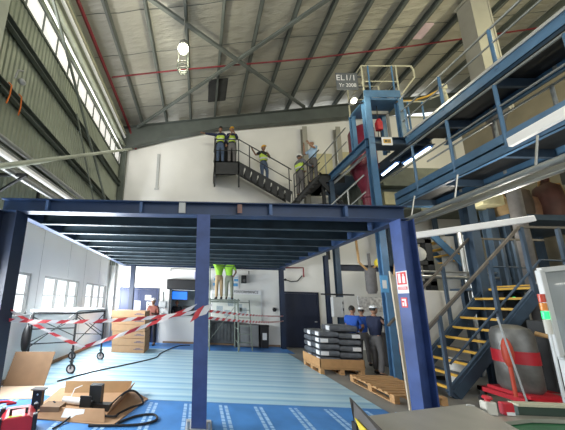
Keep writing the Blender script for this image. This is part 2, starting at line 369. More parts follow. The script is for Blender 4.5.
for k,(a,b,c0,c1,m) in enumerate(ps): tag(MB().box(a,b,BW-.044,BW-.041,c0,c1).build('paper_notice', m), ['left white notice taped on the blue double door','right long white notice taped on the blue double door','upper small notice taped on the blue double door'][k], 'notice', 'notices on the blue door')
d2 = door('door_2', 3.3, 4.7, M_DOORD, 1, 2.08)
tag(MB().box(-2.04,-1.98,BW-.049,BW-.045,1.25,1.42).box(-2.09,-2.0,BW-.048,BW-.045,1.45,1.5).build('warning_sticker', M_SIGNG), 'dark picture stuck on the right notice of the blue door', 'sticker')
# rafter with haunch, purlins, bracing
rf = MB(); ry = BW-.22
for y in (ry,):
    top = [(LW,y,roofz(LW)-.24),(RW,y,roofz(RW)-.24)]
    bot = [(RW,y,roofz(RW)-.95),(.6,y,roofz(.6)-.80),(-1.4,y,roofz(-1.4)-1.0),(LW,y,roofz(LW)-1.35)]
    P = top+bot; rf.prism(P, (0,.02,0))
    rf.bar((LW,y,top[0][2]),(RW,y,top[1][2]),.24,.02); 
    for a, b in ((bot[3],bot[2]),(bot[2],bot[1]),(bot[1],bot[0])): rf.bar(a, b, .24, .02)
struct('trim_7', rf, M_RAFTER)
for i in range(14):
    x = -2.78+i*1.09; z = roofz(x)-.12
    p = MB(); s = .13
    p.channel((x,-8,z),(x,BW-.02,z),.09,.22,-1); p.build('roof_purlin', M_PURLIN)['kind'] = 'structure'
for i, (a, b) in enumerate([((-1.62,5.2),(4.45,9.9)),((3.6,5.6),(-3.0,10.1))]):
    tag(MB().bar((a[0],a[1],roofz(a[0])-.33),(b[0],b[1],roofz(b[0])-.33),.09,.09).build('roof_brace', M_PURLIN), ['roof brace slanting down from upper left to the right','roof brace slanting down from upper right to the left'][i], 'brace', 'diagonal braces under the roof')
tag(MB().path([(-3.3,7.55,9.35),(-.9,7.5,roofz(-.9)-.28),(3.7,7.58,roofz(3.7)-.28),(7.2,7.5,roofz(7.2)-.28),(11.5,7.3,roofz(11.5)-.28)],.024).build('sprinkler_pipe', M_RED, smooth=True), 'thin red sprinkler pipe crossing the roof from left to right', 'pipe')
tag(MB().box(7.14,7.55,6.95,7.45,roofz(7.3)-.06,roofz(7.3)-.02).build('roof_light', mat('roof_light_sheet',(.55,.42,.42),.5,nscale=5,namt=.15,emit=(1,.75,.75),estr=.12)), 'small square translucent rooflight between purlins at right', 'rooflight')
tag(MB().prism([(.15,8.3,roofz(.15)-.03),(.9,8.3,roofz(.9)-.03),(.9,9.4,roofz(.9)-.03),(.15,9.4,roofz(.15)-.03)],(0,0,.015)).build('foil_patch', mat('dark_patch',(.06,.06,.06),.7,nscale=5,namt=.2)), 'dark grey square patch on roof foil above the landing', 'patch')
# high-bay lamp
L = thing('high_bay_lamp', (-.63,5.9,9.65), 'round lit high bay lamp hanging under the silver roof', 'lamp')
MB().tube((-.63,5.9,9.8),(-.63,5.9,8.85),.015,8).build('hanger', M_GALV, L)
MB().lathe((-.63,5.9,8.62),[(.06,.25),(.12,.2),(.17,.02),(.165,0),(.05,.0)],24).build('housing', M_GALV, L, smooth=True)
MB().ell((-.63,5.9,8.58),.11,.11,.09,16,8).build('bulb', M_BULB, L, smooth=True)
gd = MB(); 
for r, z in ((.16,8.14),(.13,7.98),(.155,8.06)): gd.path([(-.63+r*math.cos(2*PI*k/20),5.98+r*math.sin(2*PI*k/20),z) for k in range(21)],.012,6)
gd.tube((-.63+.13,5.98,8.6),(-.63+.15,5.98,8.0),.004,6); gd.tube((-.63-.13,5.98,8.6),(-.63-.15,5.98,8.0),.004,6); gd.build('guard_ring', M_GIRT, L)
# ================================================================== FLOOR SHEETS
tag(MB().box(-3.62,3.05,4.62,9.15,.002,.012).build('protective_film', M_FILM), 'pale blue striped protective film covering floor under platform', 'floor covering')
tag(MB().box(-3.62,3.3,9.15,BW-.03,.002,.010).build('foam_sheet', M_FOAMD), 'dark blue sheet on floor along the back wall', 'floor covering')
ff = thing('foam_sheet', (0,4,0), 'bright blue foam board flooring with white print at front', 'floor covering')
MB().box(-3.62,3.05,2.6,4.60,.002,.014).build('board', M_FOAM, ff)
pr = MB()
for k in range(12):
    x = -3.0+k*.56
    for dx in (0,.085):
        y = 3.0
        while y < 4.5:
            l = random.uniform(.05,.13); pr.box(x+dx, x+dx+.05, y, min(y+l,4.5), .0145, .0155); y += l+.02
pr.build('printed_lettering', mat('pale_print',(.36,.56,.80),.6,nscale=8,namt=.1), ff)['kind'] = 'stuff'

# ================================================================== STEEL PLATFORM
P0X, P1X, FY, PBY = -3.0, 3.06, 3.77, 10.0
PL = thing('steel_platform', (0,FY,0), 'large navy blue steel platform on columns with joists underneath', 'platform')
b = MB().hbeam((P0X-.17,FY,3.065),(P1X+.05,FY,3.065),.17,.21).build('front_beam', M_NAVY, PL)
for x in (-2.42,-.94,1.06,2.2): MB().box(x-.022,x+.022,FY-.08,FY-.02,2.985,3.15).build('stiffener', mat('stiffener_blue',(.05,.10,.22),.45,nscale=4,namt=.2), PL)
st = MB()
for x in (-.30,): st.box(x-.05,x+.05,FY-.085,FY-.02,2.985,3.15)
st.build('stiffener', M_GREYBOX, PL); MB().box(.55,.62,FY-.086,FY-.08,3.0,3.14).build('stiffener', mat('primer_brown',(.20,.11,.09),.6,nscale=6,namt=.3), PL)
MB().hbeam((P0X,FY,3.06),(P0X,PBY,3.06),.15,.2).build('side_beam', M_NAVY, PL)
MB().hbeam((P1X,FY,3.06),(P1X,PBY,3.06),.15,.2).build('side_beam', M_NAVY, PL)
MB().hbeam((P0X,PBY,3.06),(P1X+.3,PBY,3.06),.15,.2).build('rear_beam', M_NAVY, PL)
for k in range(9):
    y = FY+.62+k*.63; MB().channel((P0X+.08,y,3.055),(P1X-.08,y,3.055),.09,.2,1).build('joist', M_DECK, PL)
dk = MB(); vs = []; fs = []; y = FY+.05; prof = []
while y < PBY: prof += [(y,3.165),(y+.06,3.165),(y+.08,3.19),(y+.13,3.19)]; y += .15
for yy, z in prof: vs += [(P0X,yy,z),(P1X,yy,z)]
for i in range(len(prof)-1): fs.append((2*i,2*i+1,2*i+3,2*i+2))
dk.add(vs, fs).build('deck', M_DECK, PL)
def hcol(x, y, z0, z1, w, d, up, m, name='column', t=.016, parent=PL):
    return MB().hbeam((x,y,z0),(x,y,z1),w,d,up,t).build(name, m, parent)
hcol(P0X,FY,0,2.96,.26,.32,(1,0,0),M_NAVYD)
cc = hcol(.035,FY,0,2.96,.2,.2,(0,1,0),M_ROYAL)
MB().box(-.14,.21,FY-.17,FY+.17,0,.025).build('base_plate', M_GREYBOX, cc)
bo = MB()
for x in (-.1,.17): bo.tube((x,FY-.13,.02),(x,FY-.13,.12),.018,8)
bo.build('anchor_bolt', M_GALV, cc)
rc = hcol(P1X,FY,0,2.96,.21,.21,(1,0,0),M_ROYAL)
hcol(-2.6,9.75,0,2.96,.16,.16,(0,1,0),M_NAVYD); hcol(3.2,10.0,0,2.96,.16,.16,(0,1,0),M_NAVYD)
# fire signs on the right column's left face
xs = P1X-.1055
def pictosign(yc, z0, z1, w):
    s = MB().box(xs-.004, xs, yc-w/2, yc+w/2, z0, z1).build('fire_sign', M_LABELW, rc)
    zc = z0+(z1-z0)*.36
    p = MB(); p.box(xs-.006, xs-.004, yc-w*.42, yc+w*.42, zc+.01, z1-.015); p.box(xs-.006, xs-.004, yc-w*.42, yc+w*.42, z0+.05, zc-.02)
    p.build('sign_panel', M_SIGNR, s)
    e = MB(); h = z1-zc
    e.box(xs-.008, xs-.006, yc-.06, yc-.015, zc+.03, zc+h*.62); e.box(xs-.008, xs-.006, yc-.048, yc-.027, zc+h*.6, zc+h*.8); e.box(xs-.008, xs-.006, yc+.015, yc+.06, zc+.035, zc+h*.85)
    for k in range(2): e.box(xs-.008, xs-.006, yc-w*.34, yc+w*.34, z0+.06+k*.018, z0+.067+k*.018)
    e.build('sign_symbol', M_LABELW, s)
pictosign(FY-.01, 1.86, 2.18, .2)
s2 = MB().box(xs-.004, xs, FY-.06, FY+.05, 1.66, 1.80).build('fire_sign', M_SIGNR, rc)
MB().box(xs-.006,xs-.004,FY-.04,FY-.012,1.68,1.78).box(xs-.006,xs-.004,FY+.0,FY+.03,1.68,1.73).box(xs-.006,xs-.004,FY-.012,FY+.032,1.755,1.78).build('sign_symbol', M_LABELW, s2)

# ================================================================== UPPER BLACK STAIRCASE (back wall)
SY0, SY1 = 9.35, 10.15
BS = thing('black_staircase', (1,9.7,3.2), 'black steel stair with landing high on the back wall', 'staircase')
LZ = 7.25; LX0, LX1 = .47, 1.47
MB().box(LX0,LX1,SY0,BW-.02,LZ-.05,LZ).box(LX0,LX1,SY0,SY0+.02,LZ-.56,LZ+.0).box(LX0,LX0+.02,SY0,BW-.02,LZ-.5,LZ).build('landing', M_DARKST, BS)
for x in (LX0+.02,LX1-.02):
    MB().box(x-.03,x+.03,SY0,SY0+.06,LZ-1.1,LZ).build('post', M_DARKST, BS)
EX, EZ = 3.55, 5.9
def stringer(a, b, y, h, m, par, t=.02, name='stringer'):
    return MB().prism([(a[0],y,a[1]+h*.4),(b[0],y,b[1]+h*.4),(b[0],y,b[1]-h*.6),(a[0],y,a[1]-h*.6)],(0,t,0)).build(name, m, par)
stringer((LX1,LZ-.06),(EX,EZ+.04),SY0,.12,M_DARKST,BS); stringer((LX1,LZ-.06),(EX,EZ+.04),SY1,.12,M_DARKST,BS)
n = 8
for k in range(n):
    x = LX1+(EX-LX1)*(k+.5)/n; z = LZ-.1+(EZ-LZ+.1)*(k+.5)/n
    MB().box(x-.15,x+.10,SY0+.02,SY1-.25,z-.07,z-.04).prism([(x-.14,SY0+.005,z+.12),(x+.08,SY0+.005,z-.03),(x+.03,SY0+.005,z-.46),(x-.15,SY0+.005,z-.34)],(0,.012,0)).build('tread', M_DARKST, BS)
def rail(pts, posts, par, m, rr=.02, mids=(.5,), name='handrail', down=1.0, mpost=None):
    MB().path(pts, rr, 8).build(name, m, par, smooth=True)
    for f in mids: MB().path([(p[0],p[1],p[2]-down*f) for p in pts], rr*.8, 8).build('mid_rail', m, par, smooth=True)
    for p in posts: MB().tube(p, (p[0],p[1],p[2]-down), rr, 8).build('baluster', mpost or m, par, smooth=True)
for y in (SY0+.03,):
    rail([(LX0+.02,y,LZ+1.0),(LX1,y,LZ+1.0),(EX,y,EZ+1.05)],[(LX0+.02,y,LZ+1.0),(LX1-.02,y,LZ+1.0),(LX1+.42,y,LZ+.70),(EX-.1,y,EZ+1.1)],BS,M_DARKST,.022)
rail([(LX0+.02,BW-.1,LZ+1.0),(LX0+.02,SY0+.03,LZ+1.0)],[],BS,M_DARKST,.022)
# lower part of the flight down to the platform (hidden behind the beam from the front)
stringer((EX,EZ),(EX+.02,3.25),SY0,.10,M_DARKST,BS,.06,'post'); 
# second flight rising to the tower landing
F0, F1, FZ0, FZ1, GY0, GY1 = 3.35, 4.25, 5.25, 6.30, 8.5, 9.3
RS = thing('black_staircase', (4,9,3.2), 'black steel flight rising right to the blue tower landing', 'staircase')
stringer((F0,FZ0),(F1,FZ1),GY0,.13,M_DARKST,RS); stringer((F0,FZ0),(F1,FZ1),GY1,.13,M_DARKST,RS)
for k in range(6):
    x = F0+(F1-F0)*(k+.5)/6; z = FZ0+(FZ1-FZ0)*(k+.5)/6
    MB().box(x-.12,x+.12,GY0+.02,GY1,z-.09,z-.03).build('tread', M_BLACK, RS)
MB().box(F1,F1+.85,GY0,BW-.1,FZ1-.06,FZ1).box(F1-.02,F1+.85,GY0,GY0+.02,FZ1-.32,FZ1).build('landing', M_DARKST, RS)
MB().bar((F1-.05,GY0,FZ1-.2),(F1+.75,GY0,FZ1-1.25),.05,.14).build('knee_brace', M_DARKST, RS)
for x in (F1+.1,F1+.42): MB().box(x,x+.09,GY0+.1,GY0+.2,3.2,FZ1-.06).build('post', M_DARKST, RS)
MB().box(F0-.1,F0+.1,GY0,SY1,FZ0-.12,FZ0-.06).build('landing', M_DARKST, RS)
rail([(F0-.05,GY0,FZ0+1.0),(F1,GY0,FZ1+.95)],[(F0-.05,GY0,FZ0+1.0),(F0+.45,GY0,FZ0+1.5)],RS,M_DARKST,.022)
rail([(F1,BW-.15,FZ1+1.0),(F1+.9,BW-.15,FZ1+1.0)],[(F1+.5,BW-.15,FZ1+1.0),(F1+.9,BW-.15,FZ1+1.0)],RS,M_DARKST,.022)
# cream/grey columns on the back wall
for x in (4.51,5.98):
    c = MB().hbeam((x,BW-.14,5.0),(x,BW-.14,9.5),.2,.24,(0,1,0)); c.build('wall_column', M_DUCT)['kind'] = 'structure'
tag(MB().box(-2.06,-1.94,BW-.06,BW-.002,6.45,8.15).box(-2.1,-1.9,BW-.07,BW-.055,6.42,6.5).build('wall_conduit', M_GREYBOX, bevel=.008), 'vertical grey conduit fixed high on the white back wall', 'conduit')
# yellowish panels on wall between tower columns
for k,(x0,x1,z0,z1) in enumerate([(4.75,5.75,6.5,8.3),(6.2,7.4,5.0,8.4)]):
    struct('trim_%d' % (8+k), MB().box(x0,x1,BW-.03,BW-.002,z0,z1), mat('pale_yellow_panel',(.62,.58,.36),.7,nscale=2,namt=.08))

# ================================================================== TOWER
TX0, TX1, TY0, TY1, TY2 = 4.62, 5.55, 6.4, 7.05, 8.5
TW = thing('equipment_tower', (4.6,6.4,0), 'tall steel blue equipment tower with caged top behind the platform', 'tower')
MB().hbeam((TX0,TY0,0),(TX0,TY0,7.5),.16,.17,(0,1,0)).build('column', M_STEELB, TW)
MB().hbeam((TX1,TY0,6.2),(TX1,TY0,7.5),.14,.15,(0,1,0)).build('column', M_STEELB, TW)
MB().hbeam((TX0,TY1,6.2),(TX0,TY1,7.5),.12,.14,(0,1,0)).build('column', M_STEELB, TW)
MB().hbeam((TX1,TY1,6.2),(TX1,TY1,7.5),.12,.14,(0,1,0)).build('column', M_STEELB, TW)
MB().hbeam((TX0-.03,TY2,0),(TX0-.03,TY2,6.0),.16,.16,(0,1,0)).build('column', M_BLUEG, TW)
MB().channel((TX0-.05,TY0,6.14),(TX0-.05,8.55,6.14),.1,.27,-1).build('floor_beam', M_STEELB, TW)
MB().channel((TX0-.05,TY0-.04,6.14),(6.3,TY0-.04,6.14),.1,.2,1).build('floor_beam', M_BLUEG, TW)
MB().channel((6.25,TY0,6.14),(6.25,BW-.2,6.14),.1,.27,1).build('floor_beam', M_BLUEG, TW)
MB().box(TX0,6.25,TY0,TY1-.1,6.24,6.27).box(TX0,6.25,TY2,BW-.2,6.24,6.27).box(5.75,6.25,TY1-.1,TY2,6.24,6.27).build('floor_plate', M_BLUEG, TW)
MB().box(TX0+.05,TX0+.12,TY0+.3,TY2+1,5.93,5.99).build('ledger', M_ALU, TW)
MB().box(TX0-.06,TX1+.06,TY0-.06,TY1+.06,7.44,7.5).build('top_plate', M_STEELB, TW); MB().box(TX0+.15,TX1-.15,TY0+.2,TY0+.25,7.2,7.3).box(TX0+.15,TX0+.2,TY0+.2,TY0+.25,6.27,7.25).box(TX1-.2,TX1-.15,TY0+.2,TY0+.25,6.27,7.25).build('door_frame', M_DUCT, TW)
MB().box(TX0-.08,TX1+.0,TY0-.1,TY0-.07,7.5,7.72).build('toe_board', M_STEELB, TW)
zt = 8.58
rail([(TX0-.05,TY1,zt),(TX0-.05,TY0-.06,zt),(6.0,TY0-.06,zt),(6.05,TY0-.06,zt-.15),(6.05,TY0-.06,8.2),(5.6,TY0-.06,7.6)],[],TW,M_CREAMR,.022,())
rail([(TX0-.05,TY1,8.05),(TX0-.05,TY0-.06,8.05),(TX1,TY0-.06,8.05)],[],TW,M_CREAMR,.016,())
rail([(TX0-.05,TY1,zt),(TX1,TY1,zt),(TX1,TY0-.06,zt)],[],TW,M_CREAMR,.016,(.5,))
for p in ((TX0-.05,TY0-.06),(TX0+.13,TY0-.06),(TX1-.12,TY0-.06),(TX1,TY0-.06),(TX0-.05,TY1),(TX1,TY1)):
    MB().tube((p[0],p[1],7.45),(p[0],p[1],zt),.022,8).build('baluster', M_STEELB if p[0] in (TX0+.13,TX1-.12) else M_CREAMR, TW)
# lower gate rail right of the tower
rail([(TX1,TY0-.05,7.38),(6.2,TY0-.05,7.4),(6.5,TY0-.4,7.38)],[(TX1+.2,TY0-.05,7.38),(6.15,TY0-.05,7.4)],TW,M_CREAMR,.022,(.5,),mpost=M_STEELB)
MB().box(TX1+.1,6.3,TY0-.07,TY0-.05,6.27,6.5).build('toe_board', M_STEELB, TW)
rail([(TX0-.05,TY1+.3,7.3),(TX0-.05,BW-.3,7.3)],[(TX0-.05,y,7.3) for y in (7.9,8.7,9.5)],TW,M_RAIL,.02)
# warning sign on the tower edge
ws = tag(MB().box(4.86,5.14,TY0-.12,TY0-.11,5.97,6.21).build('warning_sign', M_LABELW), 'white sign with yellow panel on tower floor edge', 'sign')
MB().box(4.90,5.10,TY0-.124,TY0-.12,6.03,6.15).build('sign_panel', M_YEL, ws)
MB().box(4.93,4.99,TY0-.126,TY0-.124,6.06,6.12).box(5.0,5.08,TY0-.126,TY0-.124,6.1,6.12).box(5.0,5.07,TY0-.126,TY0-.124,6.06,6.08).build('sign_symbol', M_DARKST, ws)
# name sign
es = tag(MB().box(3.83,4.46,TY0-.02,TY0,7.80,8.38).box(4.44,4.6,TY0,TY0+.03,8.25,8.3).box(4.44,4.6,TY0,TY0+.03,7.9,7.95).build('name_sign', M_SIGNG, bevel=.005), 'grey sign reading EL1/1 with smaller line beside tower cage', 'sign')
text('lettering', 'EL1/1', .27, M_LABELW, (4.12,TY0-.024,8.2), (PI/2,0,0), es, .95)
text('lettering', 'Yr 2008', .17, M_LABELW, (4.15,TY0-.024,7.95), (PI/2,0,0), es, .9)
# lamp below the sign
lf = thing('flood_lamp', (4.24,6.35,7.38), 'glaring lit floodlamp on tower corner below grey sign', 'lamp')
MB().ell((4.24,6.32,7.38),.085,.085,.085,14,8).build('bulb', M_BULB, lf, smooth=True)
MB().tube((4.24,6.40,7.42),(4.24,6.5,7.46),.10,14,.06).box(4.26,4.6,6.44,6.48,7.42,7.46).build('bracket', M_DARKST, lf)
# red hoist
hs = thing('chain_hoist', (5.03,6.5,7.4), 'red chain hoist hanging inside the tower top', 'hoist')
MB().box(4.96,5.12,6.5,6.62,6.62,6.9).ell((5.04,6.56,6.92),.07,.07,.08).build('body', M_REDB, hs, bevel=.03)
MB().tube((5.04,6.56,6.95),(5.04,6.56,7.43),.012,6).tube((5.0,6.56,6.62),(5.0,6.56,6.32),.01,6).tube((5.08,6.56,6.62),(5.08,6.56,6.4),.01,6).build('chain', M_DARKST, hs)
# maroon hopper
hp = thing('hopper', (5.15,7.7,4.3), 'maroon steel hopper with cone bottom hanging through tower floor', 'hopper')
MB().lathe((5.25,7.65,0),[(.38,6.0),(.38,7.35),(.33,7.45),(.1,7.5)],28).build('drum', M_MAROON, hp, smooth=True)
MB().lathe((5.25,7.65,0),[(.14,5.25),(.38,6.0),(.41,6.0),(.41,6.04)],28).build('cone', M_MAROON, hp, smooth=True)
MB().lathe((5.25,7.65,0),[(.13,4.2),(.13,5.0),(.17,5.02),(.17,5.07),(.13,5.09),(.14,5.25)],20).build('spout', M_MAROON, hp, smooth=True)
# handrail visible under the tower floor (platform side stair)
hr = thing('handrail', (4,7,4), 'grey sloping handrail seen below the tower floor', 'handrail')
rail([(3.6,7.2,4.35),(4.5,6.6,5.25)],[(3.75,7.1,4.5),(4.15,6.83,4.9)],hr,M_RAIL,.022,(.5,))
dv = thing('process_duct', (4.3,8,4.5), 'pale grey duct and valve run under tower floor', 'duct')
MB().box(4.05,4.9,8.9,9.2,5.0,5.35).tube((4.0,8.8,4.75),(5.0,8.8,4.75),.07,12).ell((4.6,8.75,4.7),.13,.13,.13).build('duct_body', M_GALV, dv)
# box on top of tower: cream boom arm with yellow hose
ar = thing('hose_post', (6.5,6.3,7.0), 'cream post holding up a yellow hose beside the tower', 'post')
MB().tube((6.85,6.2,6.2),(6.7,6.25,7.75),.045,10).tube((7.05,6.2,6.3),(6.72,6.25,7.4),.03,8).box(6.62,6.78,6.2,6.3,7.7,7.85).build('post', M_CREAMR, ar)
MB().path([(5.5,6.4,7.45),(5.9,6.38,7.44),(6.3,6.33,7.55),(6.7,6.25,7.75)],.03).build('hose', M_YEL, ar, smooth=True)

# ================================================================== WALKWAYS
WX0, WX1 = 5.55, 6.55
def walkway(z0, h, y0, y1, name, label, toe, posts, rtop, mrail):
    W = thing(name, (WX0,y1,z0), label, 'walkway')
    MB().channel((WX0,y0,z0+h/2),(WX0,y1,z0+h/2),.09,h,1).build('edge_beam', M_STEELB, W)
    MB().channel((WX1,y0,z0+h/2),(WX1,y1,z0+h/2),.09,h,-1).build('edge_beam', M_STEELB, W)
    MB().box(WX0,WX1,y0,y1,z0+h-.035,z0+h-.005).build('floor_plate', M_DARKST, W)
    y = y0+.4
    while y < y1: MB().box(WX0,WX1,y,y+.06,z0+.02,z0+h-.04).build('cross_member', M_BLUEG, W); y += 1.2
    if toe: MB().box(WX0-.045,WX0-.03,y0,y1,z0+h-.04,z0+h+toe).box(WX1+.03,WX1+.045,y0,y1,z0+h,z0+h+toe).build('toe_board', M_STEELB, W)
    else: MB().box(WX0-.075,WX0-.04,y0,y1,z0+h-.03,z0+h+.03).build('kick_rail', M_ALU, W)
    for x in (WX0-.03,WX1+.03):
        MB().tube((x,y0,z0+h+rtop),(x,y1,z0+h+rtop),.026,8).build('handrail', mrail, W, smooth=True); MB().tube((x,y0,z0+h+rtop*.6),(x,y1,z0+h+rtop*.6),.02,8).build('mid_rail', mrail, W, smooth=True)
        for y in posts: MB().tube((x,y,z0+h-.1),(x,y,z0+h+rtop),.03,8).build('baluster', M_STEELB if x < 6 else M_RAIL, W)
    return W
posts = [-.5+.0*k + k*1.0 for k in range(0)] 
walkway(6.0,.24,-2.0,6.3,'upper_walkway','upper steel blue walkway with handrails running toward the tower',0,[.2,1.2,2.2,3.15,4.15,5.2,6.2],.80,M_RAIL)
walkway(4.46,.22,-2.0,6.9,'lower_walkway','lower steel blue walkway with toe board above the right column',.17,[.2,1.2,2.25,3.3,4.25,5.2,6.15],1.2,M_RAIL)
MB().channel((WX0,6.9,4.57),(WX1,6.9,4.57),.09,.22,1).build('end_beam', M_STEELB, bpy.data.objects['lower_walkway'])
for x, y in ((6.7,6.2),(6.55,2.5),(8.1,7.0)):
    MB().hbeam((x,y,0),(x,y,4.46),.2,.22,(0,1,0)).build('column', M_BLUEG, bpy.data.objects['lower_walkway'])
# battens / fluorescent lights
def batten(p, q, w, h, label, m, lit=False, group=None):
    o = thing('fluorescent_light', p, label, 'light', group)
    MB().bar(p, q, w, h).build('housing', m, o, bevel=.01)
    if lit:
        P, Q = Vector(p), Vector(q); MB().tube(P+(Q-P)*.03-Vector((0,0,h*.5+.02)), Q-(Q-P)*.03-Vector((0,0,h*.5+.02)), .028, 8).build('tube', M_TUBE, o)
    else:
        P = Vector(p); MB().tube(P+Vector((-w*.5-.003,.06,0)),P+Vector((-w*.5+.002,.06,0)),.014,8).build('end_screw', M_DARKST, o)
    return o
batten((WX0-.09,4.17,4.60),(WX0-.09,2.3,4.68),.08,.17,'white closed batten light on side of lower walkway',M_WGLOW)
batten((5.87,7.75,5.92),(5.80,7.0,5.92),.16,.05,'lit tube light farther left below the tower floor',mat('light_body_blue',(.10,.22,.5),.5,nscale=5,namt=.1),True,'lit tube lights below the tower floor')
batten((6.05,7.08,5.92),(6.06,6.2,5.92),.16,.05,'lit tube light nearer right below the tower floor',_M['light_body_blue'],True,'lit tube lights below the tower floor')
batten((3.55,4.32,2.86),(5.75,4.32,3.24),.10,.105,'long white batten light sloping out from the right column',M_WGLOW)
# pipes under the lower walkway
for k,(x,z,r,m,l) in enumerate([(5.25,3.87,.055,M_RAIL,'thick grey pipe hanging below the lower walkway'),(5.42,3.80,.07,M_DUCT,'dull pipe, second from front below the lower walkway'),(5.15,3.66,.018,M_GALV,'thin conduit lowest under the lower walkway')]):
    tag(MB().tube((x,-1.5,z),(x,6.6,z),r,10).build('service_pipe', m, smooth=True), l, 'pipe', 'pipes below the lower walkway')
for k, y in enumerate((2.4,3.8,5.1,6.2)):
    tag(MB().tube((5.3,y,3.92),(5.45,y,4.48),.016,6).build('pipe_hanger', M_GALV), ['pipe hanger rod nearest the camera below lower walkway','second pipe hanger rod from right below lower walkway','third pipe hanger rod from right below lower walkway','pipe hanger rod farthest away below lower walkway'][k], 'hanger', 'hangers below the lower walkway')
# big beige duct
bc = thing('air_duct', (8.1,6.33,0), 'tall square beige duct rising behind upper walkway to roof', 'duct')
MB().box(7.85,8.35,6.15,6.5,7.0,roofz(8.1)-.25).box(7.83,7.87,6.13,6.52,7.0,roofz(8.1)-.3).box(8.33,8.37,6.13,6.52,7.0,roofz(8.1)-.3).build('shaft', M_DUCT, bc)
MB().box(7.78,8.42,6.1,6.55,roofz(8.1)-.26,roofz(8.1)-.2).build('collar', M_DUCT, bc)
MB().lathe((8.1,6.33,0),[(.13,6.7),(.25,7.0),(.25,7.02)],18).tube((8.1,6.33,0),(8.1,6.33,6.71),.13,18).build('riser', M_GREYT, bc, smooth=True)

# ================================================================== RIGHT STAIR
SX0, SX1, SZ1, NY, RY = 4.90, 6.98, 2.2, 5.3, 6.25
YS = thing('steel_stair', (SX0,NY,0), 'blue grey steel stair with yellow tread edges and brown handrails', 'stair')
def chan_str(y, par, m):
    d = Vector((SX1-SX0,0,SZ1)); MB().bar((SX0-.08,y,-.02+.06),(SX1,y,SZ1),.05,.24,(0,0,1)).bar((SX0-.02,y-.035,.06),(SX1,y-.035,SZ1),.02,.19).build('stringer', m, par)
chan_str(NY, YS, M_BLUEG); chan_str(RY, YS, M_BLUEG)
n = 10
for k in range(n):
    x = SX0+(SX1-SX0)*(k+.6)/n; z = SZ1*(k+.75)/n
    t = MB().box(x-.13,x+.13,NY+.02,RY-.02,z-.035,z).build('tread', M_BLUEG, YS)
    MB().box(x-.155,x-.10,NY+.02,RY-.02,z-.04,z+.008).build('nosing', M_YEL, t)
LD = MB().box(SX1-.05,8.6,NY-.02,7.2,SZ1-.06,SZ1).box(SX1-.05,8.6,NY-.04,NY-.02,SZ1-.26,SZ1).build('landing', M_BLUEG, YS)
MB().box(SX1-.09,SX1-.03,NY+.02,RY,SZ1-.02,SZ1+.01).build('nosing', M_YEL, LD)
for x, y in ((SX1+.1,7.0),(8.4,NY+.1),(8.4,7.0)): MB().box(x-.06,x+.06,y-.06,y+.06,0,SZ1-.06).build('leg', M_BLUEG, YS)
def srail(y, m):
    a = (4.47,y,1.22); b = (6.70,y,SZ1+1.2)
    pts = [a, b, (8.5,y,SZ1+1.2)]
    r = MB(); r.bar(a, b, .045, .045); r.bar(b, pts[2], .045, .045); r.build('handrail', M_BROWNR, YS)
    MB().tube((SX0-.05,y,.62),(SX1,y,SZ1+.5),.02,8).tube((SX1,y,SZ1+.5),(8.5,y,SZ1+.5),.02,8).build('mid_rail', M_BLUEG, YS)
    for x in (SX0-.12, SX0+1.05, SX1-.25, SX1+.5, SX1+.8):
        zb = max(0.05, min(SZ1, (x-SX0)/(SX1-SX0)*SZ1)); zt = min(SZ1+1.2, 1.22+(x-a[0])/(b[0]-a[0])*(b[2]-a[2]))
        MB().box(x-.03,x+.03,y-.025,y+.025,zb,zt).build('baluster', M_BLUEG, YS)
srail(NY-.03, M_BROWNR); srail(RY+.03, M_BROWNR)
# grey cabinet behind stair
cb = thing('steel_cabinet', (6.0,7.0,0), 'large plain beige steel cabinet behind the stair foot', 'cabinet')
MB().box(5.52,6.5,6.5,6.82,.1,2.1).build('carcass', M_BEIGE, cb, bevel=.01); MB().box(5.57,6.45,6.55,6.78,0,.1).build('plinth', M_DARKST, cb)
MB().box(5.54,6.48,6.48,6.499,.12,2.08).build('door', M_BEIGE, cb, bevel=.005)
# dark machine frame above cabinet
mf = thing('process_machine', (6.1,8,0), 'dark steel machine frame with motor behind the right column', 'machine')
fr = MB(); 
for x in (6.25,7.15):
    fr.box(x,x+.2,8.0,8.2,0,3.9)
for z in (2.35,3.0,3.7): fr.box(6.25,7.35,8.0,8.2,z,z+.13)
fr.box(6.5,6.75,7.9,8.0,2.0,3.0)
fr.build('frame', M_DARKST, mf)
MB().tube((6.75,7.8,3.3),(6.75,8.4,3.3),.22,16).lathe((6.75,8.1,2.6),[(.1,0),(.2,.15),(.2,.35),(.08,.4)],16).build('motor', M_GALV, mf, smooth=True)
# diagonal blue ladder stair further back
bl = thing('ship_ladder', (7.6,8.2,2.5), 'light blue steep stair with yellow treads behind the stair', 'stair')
MB().bar((7.45,8.1,4.05),(8.7,8.1,2.7),.05,.2).build('stringer', M_STEELB, bl)
MB().bar((7.75,8.9,4.05),(9.0,8.9,2.7),.05,.2).build('stringer', M_STEELB, bl)
for k in range(7):
    x = 7.6+k*.19; z = 4.0-k*.2; MB().box(x-.1,x+.14,8.14,8.86,z-.02,z+.02).build('tread', M_YEL, bl)
# vertical silver pipes
for k,(x,y,r) in enumerate([(7.33,7.1,.05),(7.5,7.1,.04),(7.85,7.5,.045)]):
    tag(MB().tube((x,y,0),(x,y,3.85),r,12).box(x-.09,x+.09,y-.09,y+.09,2.58,2.64).build('process_pipe', M_GALV, smooth=True), ['left one of the upright shiny pipes behind the stair','middle one of the upright shiny pipes behind the stair','right one of the upright shiny pipes behind the stair'][k], 'pipe', 'upright steel pipes behind the stair')
tag(MB().tube((5.7,7.0,2.50),(9.6,7.0,2.50),.05,10).tube((5.9,7.05,2.65),(9.0,7.05,2.65),.03,8).build('process_pipe', M_STAIN, smooth=True), 'shiny horizontal pipe run behind the stair handrails', 'pipe')
